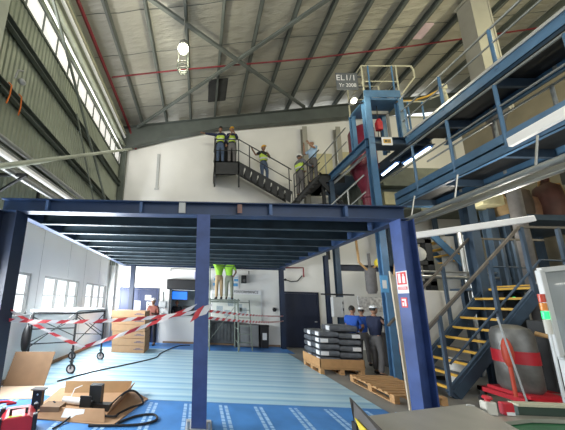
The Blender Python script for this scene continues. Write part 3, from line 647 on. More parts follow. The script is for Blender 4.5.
# mid-level machinery on the right (under the lower walkway)
mx = thing('mezzanine_deck', (9.2,7.5,3.2), 'blue grey deck carrying brown sacks beyond lower walkway', 'deck')
MB().box(8.2,11.3,6.6,8.4,4.05,4.2).build('deck_plate', M_BLUEG, mx)
for x in (8.45,11.1):
    for y in (6.95,8.3): MB().box(x-.07,x+.07,y-.07,y+.07,0,4.05).build('leg', M_BLUEG, mx)
M_SACK = [M_BROWN, mat('sack_maroon',(.085,.035,.03),.7,nscale=3,namt=.35), mat('sack_tan',(.32,.22,.11),.7,nscale=3,namt=.3), mat('sack_dark',(.05,.035,.025),.7,nscale=3,namt=.3)]
for k,(x,y,w_,h_,m) in enumerate([(8.55,7.0,.24,.62,2),(8.98,6.95,.25,.9,3),(9.42,7.1,.22,.75,0),(9.82,6.95,.27,1.1,1),(10.3,7.05,.24,.9,2),(10.75,7.0,.26,1.1,0)]):
    q = thing('bulk_sack', (x,y,4.2), ['short tan','dark','brown','tall maroon','tan','tall brown'][k]+' bulk sack '+['leftmost','second from left','third from left','fourth from left','second from right','rightmost'][k]+' on the deck beyond walkway', 'sack', 'bulk sacks beyond the lower walkway')
    MB().lathe((x,y,4.2),[(w_*.75,0),(w_,.12),(w_*1.05,h_*.5),(w_*.9,h_*.85),(w_*.3,h_),(w_*.38,h_*1.08)],12).build('sack_body', M_SACK[m], q, smooth=True)
    MB().path([(x-w_*.7,y,4.2+h_*.85),(x-w_*.3,y,4.2+h_*1.25),(x+w_*.3,y,4.2+h_*1.25),(x+w_*.7,y,4.2+h_*.85)],.025).build('lifting_loop', M_HOSE, q)
sd_ = thing('side_plant', (10,4,0), 'dark steel machine housing seen between the two right walkways', 'machine')
MB().box(8.9,11.3,1.0,6.0,4.75,6.5).box(8.85,8.9,1.0,6.0,5.5,5.6).build('housing', mat('plant_dark',(.045,.045,.04),.6,nscale=2,namt=.35), sd_)
for x, y in ((9.0,1.1),(11.2,1.1),(9.0,5.9),(11.2,5.9)): MB().box(x-.08,x+.08,y-.08,y+.08,0,4.75).build('leg', M_BLUEG, sd_)
MB().tube((8.84,4.9,5.3),(8.9,4.9,5.3),.2,18).box(8.8,8.9,3.6,4.3,5.0,5.4).build('hatch', mat('cream_machine',(.58,.54,.34),.5,nscale=4,namt=.15), sd_)
MB().tube((8.75,2.0,5.9),(8.75,5.8,5.9),.07,10).box(8.75,8.9,2.4,2.5,5.86,5.94).box(8.75,8.9,5.3,5.4,5.86,5.94).build('side_pipe', M_BROWN, sd_)
dk_ = thing('upper_plant', (9,9,4.9), 'dark steel plant structure behind the walkways', 'machine')
MB().box(5.95,11.4,9.2,10.2,5.3,7.0).box(6.75,11.4,8.9,9.2,6.1,6.25).build('housing', M_GIRT, dk_)
for x in (7.0,7.35,9.2,11.2): MB().box(x,x+.12,9.75,9.87,0,5.3).build('upright', M_BLUEG, dk_)
MB().box(6.1,6.6,9.12,9.2,5.42,5.85).box(6.9,7.6,9.12,9.2,5.45,5.95).box(7.75,8.2,9.12,9.2,5.45,5.9).build('hatch', mat('cream_machine',(.58,.54,.34),.5,nscale=4,namt=.15), dk_)
tag(MB().tube((8.05,5.3,4.35),(7.75,5.3,3.05),.045,10).ell((8.05,5.3,4.38),.1,.08,.08).build('feed_pipe', M_STAIN, smooth=True), 'short shiny feed pipe hanging down at right under walkway', 'pipe')
en = thing('panel_enclosure', (9.5,9,0), 'beige panelled enclosure behind the right stair landing', 'enclosure')
MB().box(8.6,11.3,8.6,9.6,0,4.0).build('panel', mat('enclosure_beige',(.27,.255,.20),.6,nscale=2,namt=.12), en, bevel=.02)
for x in (9.2,9.9,10.6): MB().box(x,x+.06,8.57,8.6,0,4.0).build('panel_rib', M_DUCT, en)
tag(MB().tube((8.35,8.5,0),(8.35,8.5,4.03),.2,16).build('storage_tube', M_GREYBOX, smooth=True), 'upright grey tube left of the beige enclosure', 'tube')
for k,(x,y,z,s) in enumerate([(7.0,7.3,4.75,.28),(8.0,6.9,4.8,.3)]):
    tag(MB().box(x-s,x+s,y-.2,y+.2,z-.3,z+.3).tube((x,y-.25,z+.1),(x,y-.2,z+.1),s*.6,16).build('gearbox', mat('cream_machine',(.58,.54,.34),.5,nscale=4,namt=.15), bevel=.05), ['cream gear unit seen through left part of lower walkway rail','cream gear unit seen through right part of lower walkway rail'][k], 'machine', 'cream units beyond lower walkway')
tag(MB().box(8.05,8.4,5.2,5.23,2.95,3.2).build('warning_sign', M_LABELW), 'white and yellow sign hanging by the stair landing', 'sign')
MB().box(8.1,8.38,5.195,5.2,3.05,3.14).build('sign_panel', M_YELB, bpy.data.objects['warning_sign.001'])

# ================================================================== BACK WALL FITTINGS
sh = tag(MB().box(-1.32,.3,BW-.28,BW-.002,2.09,2.5).build('shutter_box', M_BLACK, bevel=.04), 'black roller shutter box above the counter window', 'shutter')
MB().box(-1.22,-1.16,BW-.06,BW-.002,1.06,2.09).build('guide_rail', M_BLACK, sh)
tag(MB().box(-1.18,.15,BW-.14,BW+.25,1.02,1.065).build('counter_shelf', M_GREYBOX, bevel=.006), 'pale counter ledge under the office window', 'counter')
tv = thing('television', (-.85,10.9,1.7), 'flat screen showing bright blue inside the office window', 'television')
MB().box(-1.18,-.50,10.92,10.96,1.69,2.06).build('casing', M_BLACK, tv); MB().box(-1.16,-.52,10.914,10.92,1.71,2.04).build('screen', M_SCREEN, tv); MB().box(-.88,-.8,10.95,11.88,1.8,1.9).build('wall_arm', M_BLACK, tv)
tag(MB().box(-.7,.05,10.85,11.3,1.06,1.2).box(-.68,-.2,10.95,11.1,1.2,1.45).build('office_printer', M_DARKST, bevel=.02), 'dark office machine on counter behind the office window', 'printer')
tag(MB().box(-1.62,-1.34,BW-.1,BW-.002,1.36,1.62).box(-1.5,-1.47,BW-.05,BW-.002,1.62,2.0).build('switch_box', M_GREYBOX, bevel=.01), 'grey switch box on the white wall left of counter window', 'switch box')
tag(MB().box(-1.52,-1.42,BW-.06,BW-.002,1.02,1.16).build('wall_socket', M_GREYBOX, bevel=.01), 'small wall socket below the grey switch box', 'socket')
tag(MB().path([(-1.2,BW-.06,2.85),(-1.2,BW-.06,2.94),(2.0,BW-.06,2.94),(2.0,BW-.06,2.8)],.02).build('wall_pipe', M_BROWNR), 'thin brown pipe along the top of the lower back wall', 'pipe')
tag(MB().box(-.22,-.02,BW-.1,BW-.002,2.55,2.85).build('wall_speaker', mat('lilac_box',(.40,.40,.62),.5,nscale=6,namt=.08), bevel=.02), 'small lilac box high on back wall beside centre column', 'box')
wb = tag(MB().box(.5,2.5,BW-.03,BW-.002,.92,2.12).build('whiteboard', M_ALU), 'large whiteboard with charts on the back wall behind scaffold', 'whiteboard')
MB().box(.53,2.47,BW-.034,BW-.03,.95,2.09).build('board_face', M_BOARD, wb)
ch = MB()
for (x0,x1,z0,z1) in [(1.15,1.38,1.5,1.85),(1.5,1.72,1.3,1.6),(1.62,1.9,1.15,1.45),(.7,.95,1.2,1.5),(1.0,1.25,1.1,1.35)]: ch.box(x0,x1,BW-.037,BW-.034,z0,z1)
ch.build('chart_sheet', mat('chart_grey',(.36,.42,.44),.6,nscale=30,namt=.35), wb)
bn = tag(MB().box(.52,2.5,BW-.045,BW-.032,1.98,2.17).build('banner', M_PAPER), 'white banner lettered PERFORMANCE across top of whiteboard', 'banner')
text('lettering','PERFORMANCE',.15,M_DARKST,(1.88,BW-.05,2.075),(PI/2,0,0),bn,.95)
for k,(x0,x1) in enumerate([(.5,.72),(1.32,1.6)]):
    p = tag(MB().box(x0,x1,BW-.03,BW-.002,2.2,2.78).build('wall_poster', M_PAPER), ['white poster with blue shapes left of scaffold workers','white poster with blue shapes right of scaffold workers'][k], 'poster', 'posters above the whiteboard')
    MB().box(x0+.04,x1-.05,BW-.033,BW-.03,2.3,2.42).box(x0+.08,x1-.03,BW-.033,BW-.03,2.5,2.6).prism([(x0+.03,BW-.031,2.62),(x1-.03,BW-.031,2.7),(x1-.06,BW-.031,2.66)],(0,-.002,0)).build('printed_shape', M_SIGNB, p)
sp = tag(MB().box(1.68,1.88,BW-.2,BW-.002,2.42,2.74).build('wall_mounted_loudspeaker', M_BLACK, bevel=.02), 'small black loudspeaker on the back wall right of posters', 'loudspeaker')
MB().tube((1.78,BW-.205,2.53),(1.78,BW-.2,2.53),.06,16).build('cone', M_GREYT, sp)
bnc = thing('work_bench', (.95,10.1,0), 'dark bench with slatted front under the whiteboard', 'bench')
MB().box(.35,1.5,9.95,10.36,.88,.95).build('bench_top', M_DARKST, bnc)
for x in (.38,1.44): MB().box(x,x+.05,9.97,10.34,0,.88).build('leg', M_DARKST, bnc)
fp = MB(); 
for k in range(7): fp.box(.48+k*.135,.55+k*.135,10.2,10.23,.2,.8)
fp.box(.43,1.44,10.24,10.26,.1,.88); fp.build('front_panel', mat('bench_grey',(.10,.11,.11),.6,nscale=5,namt=.3), bnc)
c2 = thing('side_cabinet', (1.95,10.2,0), 'low grey two door cabinet right of the dark bench', 'cabinet')
MB().box(1.56,2.28,9.98,10.38,.03,.85).build('carcass', M_GREYT, c2, bevel=.008)
for x in (1.58,1.93): MB().box(x,x+.33,9.962,9.979,.07,.82).build('door', mat('cab_door',(.20,.21,.21),.5,nscale=4,namt=.1), c2)
bi = thing('waste_bin', (2.5,10.2,0), 'tall black bin with white label beside blue door', 'bin')
MB().prism([(2.36,10.0,0),(2.64,10.0,0),(2.67,10.0,.78),(2.33,10.0,.78)],(0,.3,0)).build('body', M_BLACK, bi, bevel=.015); MB().box(2.32,2.68,9.98,10.32,.78,.84).build('lid', M_BLACK, bi, bevel=.015); MB().box(2.42,2.58,9.994,10.0,.3,.55).build('label', M_PAPER, bi)
tag(MB().tube((3.0,BW-.08,1.42),(3.0,BW-.002,1.42),.07,16).box(2.95,3.05,BW-.03,BW-.002,1.34,1.5).build('wall_switch', M_BLACK), 'small black round alarm left of the dark right door', 'alarm')
tag(MB().path([(3.3,BW-.1,3.1),(4.2,BW-.1,3.12),(4.2,BW-.1,2.75)],.03).build('fire_pipe', M_RED), 'short red pipe on back wall above the dark door', 'pipe')
tag(MB().path([(3.45,BW-.08,2.62),(3.7,BW-.08,2.55),(3.95,BW-.08,2.58),(4.15,BW-.08,2.8)],.02).ell((3.45,BW-.1,2.62),.06,.05,.05).build('wall_conduit', M_DARKST), 'dark curved conduit over the dark door', 'conduit')
# mid column group near the pallet
mc = thing('slim_column', (4.2,8.5,0), 'slim navy column carrying grey switch boxes behind the bags', 'column')
MB().hbeam((4.22,8.5,0),(4.22,8.5,3.3),.12,.14,(0,1,0)).build('shaft', M_NAVYD, mc)
MB().box(3.95,5.0,8.36,8.42,1.98,2.03).build('cross_arm', M_DARKST, mc)
tag(MB().box(4.22,4.56,8.2,8.36,1.3,1.92).box(4.47,4.5,8.18,8.2,1.4,1.8).build('switch_box', M_GREYBOX, bevel=.015), 'pale grey electrical box mounted on the slim navy column', 'switch box')
MB().box(4.49,4.53,8.185,8.2,1.7,1.78).box(4.49,4.53,8.185,8.2,1.5,1.58).build('switch', M_DARKST, bpy.data.objects['switch_box.001'])
tag(MB().hbeam((4.6,8.6,2.92),(6.6,8.6,2.92),.15,.2).build('cross_beam', M_NAVYD), 'dark navy horizontal beam right of the mid column', 'beam')
tag(MB().lathe((5.3,7.95,0),[(.11,2.05),(.15,2.15),(.15,2.8),(.1,2.85)],18).tube((5.3,7.95,2.8),(5.3,7.95,3.3),.04,8).build('hanging_motor', M_GREYT, smooth=True), 'dark grey cylinder hanging below the navy cross beam', 'motor')
tag(MB().ell((5.6,7.9,3.0),.17,.14,.16).box(5.45,5.75,7.85,7.95,2.9,2.96).build('yellow_helmet', M_YELB, smooth=True), 'bright yellow helmet hanging beside the tower column', 'helmet')
for k,(x) in enumerate((4.0,4.1)):
    tag(MB().path([(x+.8,6.25,3.25),(x+.78,6.2,2.8),(x+.72,6.22,2.4),(x+.78,6.25,2.2)],.03).build('hose', M_HOSE, smooth=True), ['tan hose hanging nearest tower column lower part','tan hose hanging just right of the other'][k], 'hose', 'tan hoses by the tower column')
tag(MB().path([(4.9,7.9,4.2),(4.95,7.9,3.0),(5.2,7.9,2.75),(5.75,7.9,3.05)],.035).build('hose', M_HOSE, smooth=True), 'tan hose looping toward the yellow helmet', 'hose')
tag(MB().box(4.42,4.60,TY0-.11,TY0-.1,2.0,2.42).build('notice_plate', M_SIGNB), 'light blue notice on the tower column lower part', 'notice')
MB().box(4.46,4.56,TY0-.114,TY0-.11,2.1,2.3).build('notice_symbol', M_PAPER, bpy.data.objects['notice_plate'])
tag(MB().prism([(3.50,4.62,0),(3.80,4.62,0),(3.58,4.62,2.1),(3.43,4.62,2.3)],(0,.03,0)).build('plywood_board', mat('pale_ply',(.60,.52,.40),.7,nscale=4,namt=.1)), 'pale board standing upright behind the right front column', 'board')
# red machine the group is looking at
rm = thing('filling_machine', (5.4,7.2,0), 'cluttered red and grey machine the three men face', 'machine')
MB().box(5.15,5.75,7.0,7.6,.05,.95).build('base', M_GREYT, rm, bevel=.02); MB().box(5.15,5.7,6.98,7.0,.45,.75).build('side_panel', M_ORANGE, rm)
MB().box(5.2,5.7,7.1,7.5,.95,1.45).build('body', mat('machine_pale',(.42,.40,.38),.5,nscale=14,namt=.4), rm, bevel=.03)
MB().tube((5.3,7.05,1.2),(5.3,7.05,1.6),.06,12).tube((5.45,7.05,1.1),(5.45,7.05,1.5),.05,12).ell((5.35,7.08,1.7),.1,.1,.14).build('canister', M_RED, rm, smooth=True)
MB().box(4.95,5.75,8.1,8.16,1.5,1.95).build('back_panel', mat('panel_mixed',(.45,.44,.42),.6,nscale=12,namt=.5), rm)

# ================================================================== SCAFFOLD WITH LADDER (rear)
sf = thing('scaffold_tower', (.85,9.4,0), 'grey green scaffold tower standing before the whiteboard', 'scaffold')
M_SCAF = mat('scaffold_tube', (.15,.18,.15), .5, nscale=6, namt=.15)
X0,X1,Y0,Y1 = .38,1.36,9.0,9.85
for x in (X0,X1):
    f = MB()
    for y in (Y0,Y1): f.tube((x,y,.02),(x,y,1.78),.025,8)
    for z in (.3,.75,1.2,1.6): f.tube((x,Y0,z),(x,Y1,z),.018,8)
    f.build('end_frame', M_SCAF, sf)
MB().tube((X0,Y1,.2),(X1,Y1,1.5),.010,8).build('cross_brace', M_SCAF, sf)
MB().tube((X0,Y0,1.66),(X1,Y0,1.66),.022,8).tube((X0,Y1,1.66),(X1,Y1,1.66),.022,8).build('ledger', M_SCAF, sf)
MB().box(X0-.05,X1+.05,Y0-.02,Y1+.02,1.70,1.75).build('deck', M_SCAF, sf)
MB().tube((X0-.02,Y0,1.75),(X0-.02,Y0,2.9),.02,8).build('guard_post', M_SCAF, sf)
ld = thing('step_ladder', (1.7,9.6,0), 'grey step ladder leaning beside the rear scaffold', 'ladder')
for x in (1.45,1.9): MB().bar((x,9.35,0),(x,9.85,1.75),.03,.06).build('rail', M_SCAF, ld)
for k in range(6): MB().box(1.45,1.9,9.38+k*.079,9.46+k*.079,.25+k*.28,.275+k*.28).build('rung', M_SCAF, ld)

# ================================================================== WHEELED SCAFFOLD (left)
ws_ = thing('wheeled_scaffold', (-3.1,6.2,0), 'dark wheeled scaffold frame with white plank by windows', 'scaffold')
cs4 = [(-3.5,5.42),(-2.8,5.91),(-2.67,7.28),(-3.42,7.2)]; ZT = 1.33
for (x,y) in cs4: MB().tube((x,y,.28),(x,y,ZT),.024,8).build('leg', M_DARKST, ws_)
br = MB()
for i in range(4):
    a, b = cs4[i], cs4[(i+1) % 4]
    br.tube((*a,ZT-.03),(*b,ZT-.03),.02,8)
    if i in (1,3): br.tube((*a,.62),(*b,ZT-.1),.012,6).tube((*b,.62),(*a,ZT-.1),.012,6)
    if i in (0,2): br.tube((*a,.68),(*b,.68),.014,6).tube((*a,.98),(*b,.98),.014,6).tube((*a,.72),(*b,1.2),.010,6)
br.build('brace', M_DARKST, ws_)
pk = MB(); pk.prism([(cs4[0][0]-.06,cs4[0][1]-.02,ZT),(cs4[1][0]+.03,cs4[1][1]-.06,ZT),(cs4[2][0]+.05,cs4[2][1]+.05,ZT),(cs4[3][0]-.05,cs4[3][1]+.05,ZT)],(0,0,.05)); pk.build('plank', mat('plank_white',(.50,.50,.50),.5,nscale=4,namt=.15), ws_)
M_RIM = mat('caster_rim', (.50,.42,.40), .5, nscale=8, namt=.15)
for i,(x,y) in enumerate(cs4):
    if i == 0: MB().tube((x,y,0),(x,y,.3),.024,8).build('leg_foot', M_DARKST, ws_); continue
    w = MB(); n = 24; c = Vector((x,y,.105))
    w.path([c+Vector((.085*math.cos(2*PI*k/n),0,.085*math.sin(2*PI*k/n))) for k in range(n+1)],.022,8)
    o = w.build('caster', M_RUBBER, ws_, smooth=True)
    MB().tube((x,y-.018,.105),(x,y+.018,.105),.066,18).build('rim', M_RIM, o, smooth=True)
    MB().bar((x-.0,y-.035,.105),(x,y-.035,.26),.03,.008,(0,1,0)).bar((x,y+.035,.105),(x,y+.035,.26),.03,.008,(0,1,0)).box(x-.03,x+.03,y-.04,y+.04,.25,.28).build('fork', M_DARKST, o)
tag(MB().ell((-3.50,5.30,.80),.09,.07,.28,14,8).tube((-3.50,5.3,1.02),(-3.5,5.36,1.28),.018,6).tube((-3.52,5.3,.3),(-3.52,5.3,.6),.02,6).build('tool_bag', M_BLACK, smooth=True), 'black padded bag hanging on the front of wheeled scaffold', 'bag')

# ================================================================== CARTONS (left)
lay = 6; hgt = 1.28/lay
nm = ['lowest of the tall stack','second from the bottom of the stack','third from the bottom of the stack','third from the top of the stack','second from the top of the stack','topmost of the tall stack']
for k in range(lay):
    dx = [0,.0,-.02,-.05,-.07,-.09][k]; z0 = .012+k*hgt; dy = random.uniform(-.02,.02)
    x0, x1, y0, y1 = -2.72+dx, -1.68+dx*.5, 8.3+dy, 9.1+dy
    b = thing('cardboard_box', (x0,y0,z0), 'flat brown cardboard carton, '+nm[k], 'box', 'stacked cartons by the blue door')
    MB().box(x0,x1,y0,y1,z0+.003,z0+hgt-.003).build('carton', M_CARD, b, bevel=.006)
    MB().box(x1-.34,x1-.03,y0-.003,y0,z0+hgt*.42,z0+hgt*.55).box(x1-.28,x1-.12,y0-.003,y0,z0+hgt*.58,z0+hgt*.70).build('print', mat('carton_print',(.16,.12,.14),.7,nscale=30,namt=.6), b)

# ================================================================== FLOOR CLUTTER (front left)
cb_ = thing('cardboard_sheet', (-3.2,5,0), 'brown cardboard sheet standing upright near left wall', 'cardboard')
MB().prism([(-3.56,4.93,.014),(-2.87,5.06,.014),(-2.80,5.18,.60),(-3.5,5.05,.60)],(-.004,.02,0)).build('upright', M_CARDD, cb_)
MB().prism([(-3.6,4.3,.014),(-2.55,4.45,.014),(-2.85,5.04,.014),(-3.56,4.91,.014)],(0,0,.012)).build('flap', mat('card_pale',(.62,.46,.33),.85,nscale=6,namt=.06), cb_)
tr = thing('cardboard_tray', (-1.6,4.3,0), 'opened shallow cardboard tray holding steel parts', 'cardboard')
MB().prism([(-2.35,3.78,.015),(-1.1,3.66,.015),(-.82,4.62,.015),(-1.2,5.0,.015),(-2.5,4.98,.015)],(0,0,.012)).build('base', M_CARD, tr)
MB().prism([(-2.30,4.72,.027),(-1.22,4.86,.027),(-1.18,4.92,.20),(-2.33,4.78,.20)],(0,.012,0)).build('side_flap', mat('card_mid',(.40,.255,.13),.85,nscale=6,namt=.08), tr)
MB().prism([(-1.28,3.92,.027),(-1.2,3.92,.18),(-1.12,4.86,.20),(-1.22,4.84,.027)],(.012,0,0)).build('side_flap', M_CARD, tr)
MB().prism([(-2.15,3.86,.14),(-1.28,3.84,.15),(-1.22,3.72,.03),(-2.2,3.76,.03)],(0,-.01,0)).build('side_flap', M_CARD, tr)
MB().prism([(-1.83,3.835,.135),(-1.55,3.83,.135),(-1.54,3.755,.05),(-1.84,3.76,.05)],(0,-.006,.004)).build('paper_label', M_PAPER, tr)
MB().box(-2.17,-1.9,3.80,4.0,.03,.16).build('brown_panel', M_CARDD, tr)
bk = thing('steel_bracket', (-1.6,4.1,0), 'black square tube corner bracket lying in cardboard tray', 'bracket')
MB().box(-1.70,-1.54,3.98,4.0,.03,.25).build('end_plate', M_DARKST, bk)
MB().box(-1.66,-1.54,4.01,4.13,.03,.16).box(-1.62,-1.44,4.1,4.22,.03,.36).build('upright_tube', M_DARKST, bk); MB().box(-1.54,-1.28,4.05,4.16,.03,.12).build('side_tube', M_DARKST, bk)
tag(MB().tube((-2.08,4.28,.08),(-1.72,4.22,.08),.05,16).path([(-1.98,4.3,.12),(-1.96,4.36,.22),(-1.86,4.4,.26)],.008,6).build('roller_sleeve', M_LABELW, smooth=True), 'white cylinder tube lying in cardboard tray', 'roller')
ib = thing('beam_stub', (-2.5,4.2,0), 'short black beam piece standing on end near welder', 'steel offcut')
MB().box(-2.53,-2.27,4.04,4.18,.014,.035).build('base_plate', M_DARKST, ib); MB().box(-2.47,-2.33,4.08,4.16,.035,.27).build('web', M_BLACK, ib); MB().box(-2.49,-2.29,4.05,4.17,.27,.288).build('top_plate', M_GREYT, ib)
for z in (.21,.11): MB().tube((-2.39,4.075,z),(-2.39,4.08,z),.013,10).build('bolt_hole', M_ALU, ib)
tag(MB().path([(-2.05,4.1,.04),(-1.95,4.0,.05),(-1.85,4.02,.05),(-1.78,3.98,.04),(-1.88,3.94,.045),(-2.02,4.05,.04)],.012,6).build('pliers', M_DARKST), 'black pliers lying on the tray edge', 'pliers')
tag(MB().path([(-3.1,4.2,.03),(-2.95,4.25,.035),(-2.8,4.22,.03),(-2.9,4.16,.03)],.018,6).box(-3.2,-3.02,4.1,4.22,.014,.045).build('hand_tool', M_REDB), 'small red hand tool on pale cardboard', 'tool')
wd = thing('welding_machine', (-2.24,3.43,0), 'red and black portable welding machine with carry handle', 'welder')
a0,a1,b0,b1 = -2.44,-2.04,3.25,3.62
MB().prism([(a0+.02,b0,.02),(a1-.02,b0,.02),(a1-.02,b0,.21),(a1-.09,b0,.27),(a0+.07,b0,.27),(a0+.02,b0,.21)],(0,b1-b0,0)).build('case', M_REDB, wd, bevel=.01)
for x in (a0,a1-.05): MB().box(x,x+.05,b0-.02,b0+.05,.0,.28).build('corner_guard', M_BLACK, wd, bevel=.012); MB().box(x,x+.05,b1-.05,b1+.02,.0,.28).build('corner_guard', M_BLACK, wd, bevel=.012)
MB().path([(-2.32,b0+.1,.26),(-2.32,b0+.1,.33),(-2.16,b0+.1,.33),(-2.16,b0+.1,.26)],.016,8).build('handle', M_BLACK, wd)
MB().box(-2.35,-2.20,b0+.02,b0+.06,.270,.274).build('sticker', mat('green_sticker',(.35,.6,.05),.5,nscale=9,namt=.1), wd)
wd.location = (-2.17,3.36,0); wd.rotation_euler = (0,0,.55)
def cable(name, pts, r, label, m=M_RUBBER):
    P = [Vector(p) for p in pts]; out = []
    for i in range(len(P)-1):
        p0 = P[max(i-1,0)]; p1 = P[i]; p2 = P[i+1]; p3 = P[min(i+2,len(P)-1)]
        for k in range(8):
            t = k/8; out.append(.5*((2*p1)+(-p0+p2)*t+(2*p0-5*p1+4*p2-p3)*t*t+(-p0+3*p1-3*p2+p3)*t**3))
    out.append(P[-1]); return tag(MB().path(out, r, 8).build(name, m, smooth=True), label, 'cable')
cable('power_cable', [(-.3,9.95,.025),(-.75,9.7,.025),(-1.15,8.4,.025),(-1.22,7.7,.025),(-1.7,6.95,.025),(-2.4,6.0,.025),(-2.75,5.3,.03)], .014, 'thin black cable snaking across the pale blue film')
cable('welding_cable', [(-1.30,4.1,.08),(-1.12,4.3,.22),(-1.0,4.5,.16),(-.86,4.42,.03),(-1.0,4.2,.04),(-1.12,4.0,.03),(-1.15,3.85,.05),(-1.45,3.9,.05)], .016, 'black cable curling over right edge of cardboard tray')
cable('welding_cable', [(-1.05,3.72,.03),(-.85,3.95,.03),(-.62,4.02,.03),(-.55,3.86,.03),(-.72,3.72,.03),(-1.0,3.66,.03),(-1.4,3.62,.03)], .016, 'black cable loop on blue foam right of tray')
cable('earth_cable', [(-1.62,3.97,.03),(-1.70,3.8,.06),(-1.76,3.65,.03),(-1.8,3.5,.03)], .012, 'short black cable from bracket down over the tray front')
cable('earth_cable', [(-2.55,4.05,.03),(-2.75,3.95,.03),(-2.72,3.8,.03),(-2.3,3.85,.03),(-2.15,4.0,.12),(-2.05,3.95,.16),(-2.02,3.85,.05)], .013, 'black cable looping between beam piece and welder')

# ================================================================== PALLETS AND BAGS
def pallet(x0,x1,y0,y1,label,slats_along_x=True):
    P = thing('wooden_pallet', (x0,y0,0), label, 'pallet')
    for i in range(3):
        y = y0+(y1-y0-.1)*i/2
        if slats_along_x:
            x = x0+(x1-x0-.09)*i/2
            for j in range(3):
                yb = y0+(y1-y0-.12)*j/2; MB().box(x,x+.09,yb,yb+.12,.018,.10).build('block', M_WOOD, P)
            MB().box(x,x+.09,y0,y1,0,.018).build('bottom_board', M_WOOD, P); MB().box(x,x+.09,y0,y1,.10,.118).build('stringer_board', M_WOOD, P)
    n = 9
    for k in range(n):
        y = y0+(y1-y0-.095)*k/(n-1); MB().box(x0,x1,y,y+.095,.118,.14).build('deck_board', M_WOOD, P)
    return P
pallet(3.45,4.36,4.88,6.2,'empty wooden pallet lying beside right column')
pallet(3.0,4.06,6.64,7.66,'wooden pallet under the stacked grey bags')
cl_ = tag(MB().box(2.99,4.07,6.63,6.645,.16,.36).box(2.99,3.005,6.63,7.67,.16,.36).box(2.99,4.07,6.63,7.67,.141,.155).box(4.055,4.07,6.63,7.67,.16,.36).build('cardboard_collar', mat('collar_card',(.50,.28,.12),.85,nscale=6,namt=.1)), 'brown cardboard tray around base of grey bags', 'cardboard')
bag_mesh = {}
def bag(x0,x1,y0,y1,z0,z1,label,lab_side):
    t = thing('material_bag', (x0,y0,z0), label, 'bag', 'stacked grey bags on the pallet')
    cx,cy,cz = (x0+x1)/2,(y0+y1)/2,(z0+z1)/2; hx,hy,hz = (x1-x0)/2,(y1-y0)/2,(z1-z0)/2
    vs=[];fs=[];n=10;m=6
    import itertools
    bm = bmesh.new(); bmesh.ops.create_cube(bm, size=2); bmesh.ops.subdivide_edges(bm, edges=bm.edges[:], cuts=5, use_grid_fill=True)
    rnd = random.Random(label)
    for v in bm.verts:
        x,y,z = v.co
        f = 1-.28*max(abs(x),abs(y))**6
        v.co = Vector((cx+hx*(x*(1-.04*z*z)+rnd.uniform(-.015,.015)), cy+hy*(y*(1-.05*z*z)+rnd.uniform(-.015,.015)), cz+hz*(z*f+rnd.uniform(-.06,.06))))
    mb = MB(); bm.verts.index_update(); mb.add([v.co.copy() for v in bm.verts],[[v.index for v in f.verts] for f in bm.faces]); bm.free()
    mb.build('sack', M_BAG, t, smooth=True)
    lb = MB()
    if 'L' in lab_side: lb.box(x0+.015,x0+.20,y0-.012,y0+.01,z0+.03,z1-.03)
    if 'R' in lab_side: lb.box(x1-.21,x1-.015,y0-.012,y0+.01,z0+.03,z1-.03)
    if 'E' in lab_side: lb.box(x0-.012,x0+.01,y0+.05,y0+.22,z0+.03,z1-.03)
    if lb.v: lb.build('label_panel', M_LABELW, t)
hb = .152; zb = .20
lev = ['lowest layer','second layer from bottom','middle layer','second layer from top','full top layer']
for k in range(5):
    z0 = zb+k*hb+ (.04 if k else 0); z1 = zb+(k+1)*hb+.045
    odd = k % 2
    bag(3.03,3.50,6.66,7.13,z0+.02,z1+.015,'grey bag at front left corner, '+lev[k],'LE' if odd else 'E')
    bag(3.51,4.04,6.66,7.13,z0-.01 if k else z0,z1-.02,'grey bag at front right corner, '+lev[k],'' if odd else 'R')
    bag(3.03,3.50,7.15,7.63,z0,z1,'grey bag at rear left corner, '+lev[k],'E' if not odd else '')
for k in range(5): bag(3.51,4.04,7.15,7.63,zb+k*hb+(.04 if k else 0),zb+(k+1)*hb+.045,'grey bag at rear right corner, '+lev[k],'')
bag(3.34,4.02,6.72,7.2,zb+5*hb+.04,zb+6*hb+.06,'single grey bag lying loose on the very top','E')

# ================================================================== BARRIER TAPE
def tape(pts, label, w=.05, seg=.13, flip=0):
    P = [Vector(p) for p in pts]; out = [P[0]]
    for a, b in zip(P, P[1:]):
        n = max(1, int((b-a).length/ (seg/2)))
        out += [a+(b-a)*k/n for k in range(1, n+1)]
    mb = MB(); h = Vector((0,0,w/2)); sl = .05
    for i in range(len(out)-1):
        a, b = out[i], out[i+1]; d = (b-a).normalized()*sl
        tw = Vector((0,.012*math.sin(i*.7),0))
        mb.mi = ((i//2)+flip) % 2
        mb.add([a-h-d+tw,b-h-d+tw,b+h+d-tw,a+h+d-tw],[(0,1,2,3)])
    return tag(mb.build('barrier_tape', [mat('tape_red',(.58,.05,.06),.4,nscale=9,namt=.05), mat('tape_white',(.80,.78,.78),.4,nscale=9,namt=.03)]), label, 'tape', 'red and white barrier tape')
def sag(a, b, s, n=10): return [Vector(a).lerp(Vector(b), k/n)-Vector((0,0,s*4*(k/n)*(1-k/n))) for k in range(n+1)]
tape(sag((-2.92,3.85,1.30),(-.07,3.66,1.50),.07), 'upper red white tape strand from left to centre column')
tape(sag((-2.94,3.85,1.49),(-1.68,3.85,.95),.03)+sag((-1.68,3.85,.95),(-.07,3.655,1.58),.02)[1:], 'red white tape strand dipping in a V before the cartons')
tape([(-2.86,3.82,1.55),(-2.90,3.80,1.25),(-2.93,3.78,.95)], 'short red white tape end hanging at left column', .09)
tape(sag((.15,3.85,1.52),(3.2,9.91,1.20),.03), 'upper red white tape strand from centre to back column', .04)
tape(sag((.15,3.9,1.42),(3.2,9.9,1.02),.05), 'lower red white tape strand from centre to back column', .045)
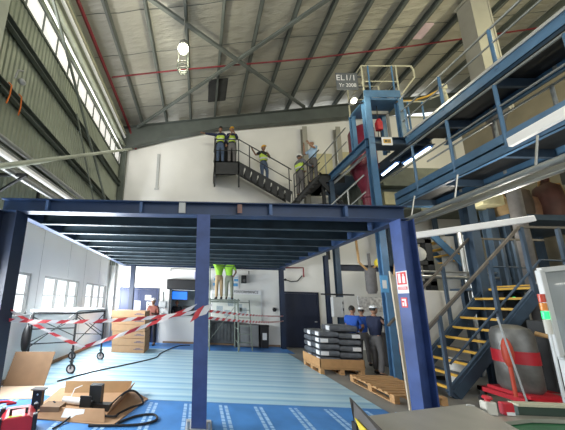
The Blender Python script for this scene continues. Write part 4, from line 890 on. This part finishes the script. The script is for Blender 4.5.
tape([(-.08,3.655,1.45),(.03,3.65,1.52),(.15,3.655,1.56),(.16,3.88,1.52)], 'red white tape wrapped around the centre column', .12)

# ================================================================== CONVEYORS (front right)
cv = thing('conveyor', (1.7,2,0), 'grey steel conveyor end plate in the right foreground', 'conveyor')
MB().prism([(1.28,2.14,.80),(2.42,2.50,.80),(2.05,1.35,.80),(.95,1.3,.80)],(0,0,.045)).build('top_plate', M_CONV, cv, bevel=.008)
MB().prism([(1.36,2.06,.55),(2.36,2.4,.55),(2.05,1.4,.55),(1.05,1.36,.55)],(0,0,.25)).build('bed', M_BELTD, cv)
for x, y in ((1.45,1.95),(2.2,2.2),(1.2,1.45),(1.95,1.45)): MB().box(x-.03,x+.03,y-.03,y+.03,0,.55).build('leg', M_GREYT, cv)
gp = thing('guard_plate', (1.15,2,.8), 'black and yellow triangular guard plate at conveyor corner', 'guard')
MB().prism([(1.15,2.10,.98),(1.17,2.10,.96),(1.19,1.55,.82),(1.13,1.5,.82),(1.15,2.06,.80)],(.012,.01,0)).build('plate', M_GREYT, gp)
MB().prism([(1.142,1.98,.82),(1.146,2.03,.87),(1.135,1.72,.825)],(-.008,0,0)).build('warning_patch', M_YELB, gp)
MB().box(1.14,1.17,2.02,2.08,0,.83).build('support', M_DARKST, gp)
gc = thing('belt_conveyor', (3,2,0), 'green belt conveyor with dark green side wall', 'conveyor')
MB().prism([(2.32,2.34,.72),(4.6,2.40,.72),(4.6,1.2,.72),(2.0,1.2,.72)],(0,0,.04)).build('belt', M_BELT, gc)
MB().box(2.74,4.6,2.42,2.46,.70,.865).build('side_wall', M_BELTD, gc); MB().box(2.73,4.6,2.40,2.48,.865,.882).build('top_trim', M_CREAMR, gc)
MB().prism([(2.2,2.36,.765),(2.5,2.36,.765),(2.7,2.41,.765),(4.6,2.41,.765),(4.6,2.37,.765),(2.75,2.35,.765),(2.42,2.26,.765),(2.30,2.05,.765),(2.22,2.06,.765)],(0,0,.03)).build('edge_trim', M_CONV, gc)
MB().box(2.1,4.6,1.25,2.4,.50,.71).build('bed', M_BELTD, gc)
for x, y in ((2.7,2.3),(4.4,2.3),(2.3,1.3),(4.4,1.3)): MB().box(x-.04,x+.04,y-.04,y+.04,0,.50).build('leg', M_GREYT, gc)
MB().box(3.02,3.07,2.2,2.35,.762,.766).build('belt_mark', M_PAPER, gc)
eb = thing('stop_button_box', (2.45,2.38,.85), 'cream control box with red mushroom stop button', 'control box')
MB().box(2.43,2.52,2.37,2.43,.795,.90).build('case', mat('cream_box',(.62,.60,.53),.5,nscale=6,namt=.05), eb, bevel=.01)
MB().lathe((2.475,2.40,0),[(.018,.90),(.018,.915),(.03,.917),(.034,.925),(.026,.94),(.01,.943)],16).build('stop_button', M_REDB, eb, smooth=True)
tag(MB().box(2.30,2.41,2.41,2.45,.796,.825).path([(2.31,2.43,.825),(2.34,2.44,.85),(2.39,2.43,.845)],.008,6).build('cable_gland', M_GREYBOX, bevel=.008), 'small grey fitting left of stop button box', 'fitting')
rb = tag(MB().box(2.585,2.67,2.38,2.43,.795,.895).build('red_box', M_REDB, bevel=.01), 'small red box right of stop button box', 'box')
MB().box(2.595,2.66,2.376,2.38,.80,.825).build('paper_label', M_PAPER, rb)
# clear guard, slotted post, signal tower
gd = thing('machine_guard', (3.4,2.6,.9), 'large clear machine guard panel with pale frame at right edge', 'guard')
fr = MB(); y = 2.62
P3 = [(3.45,1.24),(3.44,2.07),(4.7,2.24),(4.7,1.24)]
for a, b in zip(P3, P3[1:]+P3[:1]): fr.bar((a[0],y,a[1]),(b[0],y,b[1]),.05,.045,(0,1,0))
fr.build('frame', mat('guard_frame',(.62,.63,.62),.4,nscale=6,namt=.05), gd, bevel=.006)
MB().prism([(3.45,y+.01,1.24),(3.44,y+.01,2.07),(4.7,y+.01,2.24),(4.7,y+.01,1.24)],(0,.008,0)).build('clear_panel', M_GUARD, gd)
MB().prism([(3.52,y+.04,1.30),(3.52,y+.04,1.62),(3.72,y+.04,1.55),(3.78,y+.04,1.30)],(0,.01,0)).build('inner_panel', M_LBLUE, gd)
MB().path([(3.75,y+.1,1.95),(3.85,y+.1,1.7),(4.05,y+.1,1.6),(4.4,y+.1,1.62)],.04).build('inner_hose', M_GALV, gd, smooth=True)
sl = MB(); sl.box(3.47,3.53,y-.03,y+.03,.84,1.26); 
sl.build('slotted_post', M_PAPER, gd)
ho = MB()
for k in range(14): ho.box(3.485,3.515,y-.033,y-.029,.86+k*.03,.872+k*.03)
ho.build('slots', M_DARKST, gd)
for x in (3.6,4.6): MB().box(x-.03,x+.03,2.64,2.70,0,1.26).build('leg', M_PAPER, gd)
sg = thing('signal_tower', (3.33,2.68,1.2), 'stack light with red, orange and lit green lenses', 'signal light')
sx, sy = 3.375, 2.60
for nme, z0, z1, m in (('red_lens',1.75,1.83,M_REDL),('orange_lens',1.67,1.745,M_ORL),('green_lens',1.59,1.665,M_GREENL),('base',1.45,1.585,mat('cream_box',(0,0,0)))):
    MB().tube((sx,sy,z0),(sx,sy,z1),.024,16).build(nme, m, sg, smooth=True)
MB().tube((sx,sy,0),(sx,sy,1.46),.012,8).build('pole', M_ALU, sg)
# grey leaning pole
tag(MB().tube((4.48,4.0,1.56),(4.735,4.0,.0),.011,10).build('pole', M_ALU), 'thin silver pole leaning in front of stair stringer', 'pole')
# vacuum on red cart
vc = thing('vacuum_unit', (6.0,4.8,0), 'stainless drum with red band on a red wheeled cart', 'vacuum')
c = (5.44,4.7,0)
MB().lathe(c,[(.22,.36),(.26,.42),(.26,1.26),(.22,1.36),(.1,1.42)],26).build('drum', mat('dull_drum',(.19,.19,.18),.42,.5,nscale=5,namt=.3), vc, smooth=True)
MB().lathe(c,[(.263,.80),(.268,.80),(.268,1.0),(.263,1.0)],26).build('band', M_REDB, vc, smooth=True)
MB().box(5.1,7.0,4.32,4.39,.24,.31).box(5.1,7.0,5.0,5.08,.24,.31).box(5.1,5.18,4.32,5.08,.24,.31).box(6.9,7.0,4.32,5.08,.24,.31).box(5.2,5.75,4.39,5.0,.30,.36).build('cart_frame', M_REDB, vc)
MB().tube((5.10,4.5,.31),(5.10,4.5,1.15),.025,10).ell((5.10,4.5,.98),.07,.07,.24).build('handle', mat('orange_red',(.55,.07,.035),.5,nscale=6,namt=.1), vc, smooth=True)
for x, y in ((5.16,4.36),(5.16,5.04),(6.92,4.36),(6.92,5.04)):
    MB().tube((x-.0,y-.025,.09),(x,y+.025,.09),.09,16).box(x-.03,x+.03,y-.035,y+.035,.16,.24).build('caster', M_RUBBER, vc, smooth=True)
MB().path([(5.60,4.5,1.30),(5.70,4.34,1.25),(5.72,4.32,1.0),(5.82,4.3,.72),(5.95,4.4,.55)],.04,10).build('hose', M_HOSE, vc, smooth=True)
MB().path([(6.1,4.6,1.45),(6.22,4.4,1.3),(6.25,4.3,1.0),(6.42,4.3,.7),(6.6,4.4,.55)],.05,10).build('hose', M_HOSE, vc, smooth=True)
dm = tag(MB().box(6.1,6.85,4.75,5.0,.32,1.5).box(6.2,6.75,4.73,4.76,.6,1.3).build('control_cabinet', M_DARKST, bevel=.03), 'dark cabinet standing right of the stainless drum', 'cabinet')
tag(MB().box(7.65,8.1,6.6,6.9,0,2.1).tube((7.87,6.6,1.97),(7.87,6.58,1.97),.035,12).build('control_cabinet', M_DARKST, bevel=.01), 'dark control cabinet under the stair landing with green lamp', 'control panel')
MB().tube((7.87,6.585,1.97),(7.87,6.56,1.97),.035,12).build('lamp', M_GREENL, bpy.data.objects['control_cabinet'])
tag(MB().lathe((5.6,5.95,0),[(.16,.02),(.2,.1),(.2,.5),(.12,.62)],20).path([(5.6,5.8,.3),(5.5,5.6,.15),(5.3,5.6,.05),(5.2,5.75,.05)],.025).build('canister_unit', M_BEIGE, smooth=True), 'pale round canister under the stair', 'canister')

# ================================================================== CABLE TRAYS AND SMALL FITTINGS (left wall)
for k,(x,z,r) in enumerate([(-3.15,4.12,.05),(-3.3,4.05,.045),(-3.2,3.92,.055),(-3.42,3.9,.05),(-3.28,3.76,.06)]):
    tag(MB().tube((x,-4,z-.45),(x,3.77+.0,z-.03),r,10).tube((x,3.77,z-.03),(x,9.9,z+.28),r,10).build('tray_pipe', [M_GALV,M_GREYBOX,M_WGLOW,M_DUCT,M_GALV][k], smooth=True), ['topmost galvanised pipe along the left cladding','second grey pipe along the left cladding','white pipe in the middle of left pipe run','dull pipe nearest cladding in left pipe run','lowest galvanised pipe along the left cladding'][k], 'pipe', 'pipe run along the left wall')
for k, y in enumerate((4.0,5.2,6.6)):
    b = MB(); b.bar((LW+.05,y,3.72+.04*k),(-3.05,y,3.72+.04*k),.05,.05).bar((LW+.05,y,3.3),(-3.1,y,3.70+.04*k),.035,.035).bar((LW+.06,y,3.25),(LW+.06,y,4.0),.05,.05)
    tag(b.build('pipe_bracket', M_DARKST), ['black bracket nearest camera under left pipe run','black bracket second from camera under left pipe run','black bracket farthest from camera under left pipe run'][k], 'bracket', 'brackets under the left pipe run')
tag(MB().path([(-3.56,3.86,5.46),(-3.5,3.86,5.40),(-3.5,3.86,5.2),(-3.5,3.82,5.0)],.012).path([(-3.56,4.12,5.46),(-3.5,4.12,5.40),(-3.5,4.14,5.2),(-3.5,4.12,5.0)],.012).build('orange_rope', M_ORANGE), 'pair of orange ropes hanging on the left cladding', 'rope')
tag(MB().ell((-3.45,4.0,5.62),.07,.07,.05).path([(-3.5,3.9,5.6),(-3.45,3.88,5.75),(-3.4,3.95,5.8)],.015).build('cable_clamp', M_GALV, smooth=True), 'grey clamp fitting on the left wall rail', 'clamp')

# ================================================================== PEOPLE
def skin_mesh(verts, edges, rad, root=0, sub=1):
    me = bpy.data.meshes.new('tmp'); me.from_pydata(verts, edges, []); o = bpy.data.objects.new('tmp', me); COL.objects.link(o)
    o.modifiers.new('s', 'SKIN'); 
    sm = o.modifiers.new('u', 'SUBSURF'); sm.levels = sub; sm.render_levels = sub
    for i, v in enumerate(me.skin_vertices[0].data):
        r = rad[i]; v.radius = r if isinstance(r, tuple) else (r, r); v.use_root = (i == root)
    bpy.context.view_layer.update()
    ev = o.evaluated_get(bpy.context.evaluated_depsgraph_get()); out = bpy.data.meshes.new_from_object(ev)
    bpy.data.objects.remove(o); bpy.data.meshes.remove(me); return out
class Chain:
    def __init__(s): s.v=[]; s.e=[]; s.r=[]
    def add(s, p, r, prev=None):
        s.v.append(tuple(p)); s.r.append(r); i = len(s.v)-1
        if prev is not None: s.e.append((prev, i))
        return i
def lerp(a, b, t): return Vector(a).lerp(Vector(b), t)
def put(me, name, m, parent, R):
    me.name = name; me.transform(R); me.materials.clear(); me.materials.append(m)
    me.polygons.foreach_set('use_smooth', [True]*len(me.polygons))
    o = bpy.data.objects.new(name, me); COL.objects.link(o); o.parent = parent; return o
# local frame: the figure faces +Y, X to its right
def person(loc, rz, label, L_arm, R_arm, shirt, trousers, skin=None, vest=None, hat=None, hat_col=None, sleeve=1.0, legs=None, lean=0.0, yaw=0.0, sc=1.0, group=None, shoe=None, face=True, belt=None):
    skin = skin or M_SKIN; shoe = shoe or M_BLACK
    root = thing('person', loc, label, 'person', group)
    R = Euler((0,0,rz)).to_matrix().to_4x4() @ Matrix.Scale(sc,4)
    lx = lambda z: lean*max(0, z-.95)
    pel = Vector((0,0,.95)); wai = Vector((0,lx(1.1),1.10)); che = Vector((0,lx(1.28),1.28)); nb = Vector((0,lx(1.43),1.43)); hd = Vector((0,lx(1.52)+.01,1.52))
    sh = {-1: Vector((-.175,lx(1.38),1.385)), 1: Vector((.175,lx(1.38),1.385))}
    arms = {-1: [Vector(p) for p in L_arm], 1: [Vector(p) for p in R_arm]}
    legs = legs or {-1: [(-.10,0,.50),(-.11,-.02,.09)], 1: [(.10,0,.50),(.11,.02,.09)]}
    # continuous body
    c = Chain(); p = c.add(pel,(.10,.08)); w = c.add(wai,(.098,.08),p); ch = c.add(che,(.11,.085),w); n = c.add(nb,.055,ch); h0 = c.add(hd,.052,n)
    for s in (-1,1):
        hip = c.add((s*.09,0,.86),.064,p); k = c.add(legs[s][0],.046,hip); a = c.add(legs[s][1],.042,k)
        f = c.add(Vector(legs[s][1])+Vector((s*.015,.15,-.05)),.035,a)
        S = c.add(sh[s],.044,ch); E = c.add(arms[s][0],.041,S); W = c.add(arms[s][1],.029,E)
        d = (arms[s][1]-arms[s][0]).normalized(); side = d.cross(Vector((0,1,0.3))).normalized(); nrm = side.cross(d)
        pm = c.add(arms[s][1]+d*.055,(.036,.022),W); 
        for q,(o_, l) in enumerate(((-.027,.062),(-.009,.072),(.009,.068),(.027,.054))):
            b0 = c.add(arms[s][1]+d*.095+side*o_,.0095,pm); b1 = c.add(arms[s][1]+d*(.095+l*.5)+side*o_*1.1+nrm*.006,.0088,b0); c.add(arms[s][1]+d*(.095+l)+side*o_*1.1+nrm*.022,.0075,b1)
        t0 = c.add(arms[s][1]+d*.035-side*.036,.0105,W); c.add(arms[s][1]+d*.075-side*.058+nrm*.012,.009,t0)
    me = skin_mesh(c.v, c.e, c.r)
    # head as part of the same mesh
    HC = Vector((0,hd.y+.015,1.60)); RY_ = Euler((0,0,yaw)).to_matrix()
    bm = bmesh.new(); bm.from_mesh(me); hb_ = bmesh.new(); bmesh.ops.create_uvsphere(hb_, u_segments=18, v_segments=14, radius=1)
    for v in hb_.verts:
        x,y,z = v.co; X = x*.074*(1-.22*max(0,-z)**1.3); Y = y*.092+(.012*max(0,-z) if y > 0 else 0); Z = z*.118
        if y > .75 and abs(x) < .25 and -.35 < z < .2: Y += .022*(1-abs(x)/.25)*(1 if z < 0 else .5)
        if abs(x) > .9 and abs(z) < .3 and y < .2: X *= 1.16
        if y > .6 and .05 < z < .3 and .25 < abs(x) < .6: Y -= .007
        v.co = HC + RY_ @ Vector((X,Y,Z))
    tm = bpy.data.meshes.new('h'); hb_.to_mesh(tm); hb_.free(); bm.from_mesh(tm); bpy.data.meshes.remove(tm); bm.to_mesh(me); bm.free()
    put(me, 'body', skin, root, R)
    def headpart(fn, name, m):
        b = MB(); fn(b); me = bpy.data.meshes.new(name); me.from_pydata([HC+RY_@v for v in b.v],[],b.f); return put(me,name,m,root,R)
    if face:
        for s in (-1,1): headpart(lambda b: b.ell((s*.03,.079,.014),.009,.009,.005,8,6), 'eye', M_EYE)
        headpart(lambda b: b.ell((0,.088,-.055),.024,.008,.007,8,6), 'mouth', M_LIP)
    headpart(lambda b: b.ell((0,-.022,.026),.079,.088,.102,16,8,-.45,1.0) , 'hair', M_HAIR)
    if hat == 'helmet': headpart(lambda b: (b.ell((0,-.005,.045),.098,.118,.10,18,8,0,1.0), b.ell((0,.05,.045),.092,.115,.014,18,4)), 'helmet', hat_col)
    if hat == 'cap': headpart(lambda b: (b.ell((0,-.005,.05),.086,.104,.078,18,8,0,1.0), b.prism([(-.07,.06,.05),(.07,.06,.05),(.05,.17,.03),(-.05,.17,.03)],(0,0,.008))), 'cap', hat_col)
    # shirt
    c = Chain(); b0 = c.add(pel+Vector((0,0,-.09)),(.150,.125)); w = c.add(wai,(.145,.118),b0); ch = c.add(che,(.168,.132),w); n = c.add(nb+Vector((0,0,-.005)),.075,ch)
    for s in (-1,1):
        S = c.add(sh[s],.076,ch); E0 = arms[s][0]
        if sleeve > 1: E = c.add(E0,.056,S); c.add(lerp(E0,arms[s][1],.93),.040,E)
        else: c.add(lerp(sh[s],E0,.8),.062,S)
    put(skin_mesh(c.v,c.e,c.r),'shirt',shirt,root,R)
    c = Chain(); p = c.add(pel+Vector((0,0,.10)),(.135,.112)); p2 = c.add(pel+Vector((0,0,-.06)),(.145,.12),p)
    for s in (-1,1): hip = c.add((s*.092,0,.80),.100,p2); k = c.add(legs[s][0],.074,hip); c.add(Vector(legs[s][1])+Vector((0,0,.0)),.062,k)
    put(skin_mesh(c.v,c.e,c.r),'trousers',trousers,root,R)
    for s in (-1,1):
        c = Chain(); a = c.add(Vector(legs[s][1])+Vector((0,-.05,-.035)),.048); b = c.add(Vector(legs[s][1])+Vector((s*.01,.07,-.045)),.046,a); c.add(Vector(legs[s][1])+Vector((s*.015,.17,-.055)),.036,b)
        put(skin_mesh(c.v,c.e,c.r),'shoe',shoe,root,R)
    if vest:
        c = Chain(); b0 = c.add(pel+Vector((0,0,0)),(.168,.138)); w = c.add(wai,(.158,.132),b0); ch = c.add(che,(.182,.146),w); n = c.add(nb+Vector((0,0,-.03)),.09,ch)
        for s in (-1,1): c.add(sh[s]+Vector((-s*.015,0,0)),.082,ch)
        v = put(skin_mesh(c.v,c.e,c.r),'vest',vest,root,R)
        b = MB(); b.lathe((0,lx(1.12),1.1),[(.178,-.03),(.186,-.02),(.186,.02),(.178,.03)],20)
        me = bpy.data.meshes.new('reflective_band'); me.from_pydata([Vector((q.x*1.0,(q.y-lx(1.12))*.85+lx(1.12),q.z)) for q in b.v],[],b.f); put(me,'reflective_band',M_SILV,v,R)
    return root
DN = lambda s: [(s*.25,-.01,1.12),(s*.24,.06,.88)]
FWD = lambda s: [(s*.24,.03,1.14),(s*.17,.25,1.16)]
# landing (face -Y: rz = PI)
person((.72,9.62,LZ), PI, 'worker in hi-vis vest stretching one arm out on high landing', DN(-1), [(.44,.06,1.36),(.70,.10,1.38)], M_NAVYC, M_JEAN, vest=M_HIVIS, hat='cap', hat_col=M_BLACK, sleeve=1.5)
person((1.2,9.62,LZ), PI, 'worker in yellow helmet and hi-vis vest at high landing rail', [(-.22,.1,1.14),(-.08,.25,1.3)], [(.24,.05,1.14),(.12,.24,1.2)], M_NAVYC, M_GREYT, vest=M_HIVIS, hat='helmet', hat_col=M_HATY, sleeve=1.5)
person((2.55,9.75,6.50), PI+.25, 'worker in yellow helmet and hi-vis vest descending the black stair', [(-.27,.08,1.16),(-.10,.2,1.24)], [(.36,.02,1.22),(.56,.14,1.36)], M_BLKC, M_JEAN, vest=M_HIVIS, hat='helmet', hat_col=M_HATY, sleeve=.9, legs={-1:[(-.12,.06,.56),(-.14,.0,.16)],1:[(.10,.06,.52),(.12,.02,.09)]})
person((3.72,9.0,5.66), -PI/2-2.4+PI*.9, 'man in white helmet and grey shirt with yellow vest on right flight', [(-.26,.12,1.16),(-.18,.36,1.18)], [(.30,.1,1.15),(.34,.3,1.12)], M_GREYC, M_GREYT, vest=M_HIVIS, hat='helmet', hat_col=M_HATW, sleeve=1.5)
person((4.2,8.9,6.16), PI*.62, 'man in white helmet and light blue shirt raising his hands', [(-.24,.16,1.26),(-.12,.26,1.50)], [(.25,.16,1.24),(.12,.28,1.48)], M_LBLUE, M_GREYT, hat='helmet', hat_col=M_HATW, sleeve=.9, yaw=.4, skin=M_SKINL)
# scaffold workers, heads up between the joists
person((.72,9.45,1.75), .25, 'worker in green hi-vis shirt and khaki trousers on rear scaffold', [(-.3,.06,1.55),(-.24,.12,1.72)], [(.27,.08,1.5),(.2,.15,1.70)], M_HIVISG, M_KHAKI, sleeve=.9, sc=.92, face=False, skin=M_SKIN)
person((1.10,9.5,1.75), -.15, 'worker in green hi-vis shirt and grey green trousers on rear scaffold', [(-.28,.08,1.5),(-.2,.15,1.70)], [(.28,.05,1.12),(.2,.2,1.0)], M_HIVISG, M_OLIVE, sleeve=.9, sc=.92, face=False)
# behind the cartons
person((-1.74,9.8,0), PI*.9, 'man in white helmet, rust top and dark trousers beside cartons', FWD(-1), DN(1), mat('rust_cloth',(.13,.035,.022),.85,nscale=9,namt=.2), M_BLKC, hat='helmet', hat_col=M_HATW, sleeve=1.5, vest=None)
tag(MB().box(-1.86,-1.74,9.72,9.82,1.30,1.46).box(-1.83,-1.77,9.7,9.72,1.33,1.43).build('red_bundle', M_REDB, bevel=.03), 'small red bundle held by man at the blue door', 'bundle') if False else None
# inside the office
person((-.95,11.05,.12), PI, 'dark clothed person behind the office counter window', FWD(-1), FWD(1), M_BLKC, M_BLKC, sleeve=1.5, sc=.9, face=False)
# group by the pallet, facing right
person((4.45,6.72,0), -PI/2+.25, 'man in white cap and navy polo reaching toward machine', [(-.22,.20,1.20),(-.06,.36,1.34)], [(.24,.18,1.16),(.08,.36,1.22)], M_NAVYC, M_GREYT, hat='cap', hat_col=M_HATW, sleeve=.7, skin=M_SKINL, legs={-1:[(-.12,.06,.50),(-.15,.08,.09)],1:[(.11,.02,.50),(.13,-.08,.09)]}, sc=.985)
person((4.32,7.42,0), -PI/2+.5, 'bareheaded man in bright blue shirt behind stacked bags', [(-.24,.08,1.14),(-.08,.25,1.06)], [(.24,.08,1.14),(.08,.25,1.02)], M_BLUEC, M_BLKC, sleeve=.7, skin=M_SKINL, sc=.97)
person((4.78,7.75,0), -PI/2+.8, 'man in blue shirt partly hidden behind man in navy polo', DN(-1), FWD(1), M_BLUEC, M_GREYT, hat='cap', hat_col=M_HATW, sleeve=.7, skin=M_SKINL, sc=.95)

# ================================================================== LIGHT, WORLD, CAMERA
w = bpy.data.worlds.new('World'); scene.world = w; w.use_nodes = True
bg = w.node_tree.nodes['Background']; bg.inputs[0].default_value = (.93,.97,1,1); bg.inputs[1].default_value = 1.7
def area(loc, rot, sx, sy, e, col=(1,1,1)):
    l = bpy.data.lights.new('area_lamp','AREA'); l.shape = 'RECTANGLE'; l.size = sx; l.size_y = sy; l.energy = e; l.color = col
    o = bpy.data.objects.new('area_lamp', l); COL.objects.link(o); o.location = loc; o.rotation_euler = rot; return o
def point(loc, e, col, r=.15):
    l = bpy.data.lights.new('point_light','POINT'); l.energy = e; l.color = col; l.shadow_soft_size = r
    o = bpy.data.objects.new('point_light', l); COL.objects.link(o); o.location = loc; return o
for a, b in WINS: area((LW+.02,(a+b)/2,1.7),(0,-PI/2,0),.8,b-a-.1,130*(b-a),(.92,.97,1))
area((LW+.06,2,7.9),(0,-PI/2,0),.7,15,260,(1,.98,.95))
point((-.63,5.9,8.3),130,(1,.94,.72)); point((4.2,6.2,7.25),25,(1,.93,.7),.08)
point((8.5,3.5,8.6),280,(1,.92,.56),.3); point((4,0,8.0),240,(1,.95,.78),.3); point((9.5,7.6,7.6),60,(1,.9,.6),.3)
point((9.6,5.0,3.9),40,(1,.88,.6),.2); point((7.0,6.6,3.9),60,(1,.94,.8),.2); point((5.6,4.4,3.7),45,(1,.97,.9),.2)  # fill lights without fixtures, added to brighten the stair and under-walkway area
cd = bpy.data.cameras.new('Camera'); cam = bpy.data.objects.new('Camera', cd); COL.objects.link(cam); scene.camera = cam
F, YAW, PITCH, ROLL, PX, PY = 252.52, -.02593, .18892, .03047, 194.04, 252.73
cd.sensor_fit = 'HORIZONTAL'; cd.sensor_width = 36; cd.lens = F/565*36; cd.shift_x = (282.5-PX)/565; cd.shift_y = (PY-215)/565; cd.clip_start = .05
f = Vector((math.sin(YAW)*math.cos(PITCH), math.cos(YAW)*math.cos(PITCH), math.sin(PITCH)))
rt = Vector((math.cos(YAW),-math.sin(YAW),0)); up = rt.cross(f); c_, s_ = math.cos(ROLL), math.sin(ROLL)
r2 = rt*c_+up*s_; u2 = up*c_-rt*s_
cam.matrix_world = Matrix(((r2.x,u2.x,-f.x,0),(r2.y,u2.y,-f.y,0),(r2.z,u2.z,-f.z,1.66),(0,0,0,1)))
scene.view_settings.view_transform = 'Standard'; scene.view_settings.look = 'None'; scene.view_settings.exposure = 0
scene.cycles.use_denoising = True; scene.cycles.max_bounces = 8; scene.cycles.sample_clamp_indirect = 6
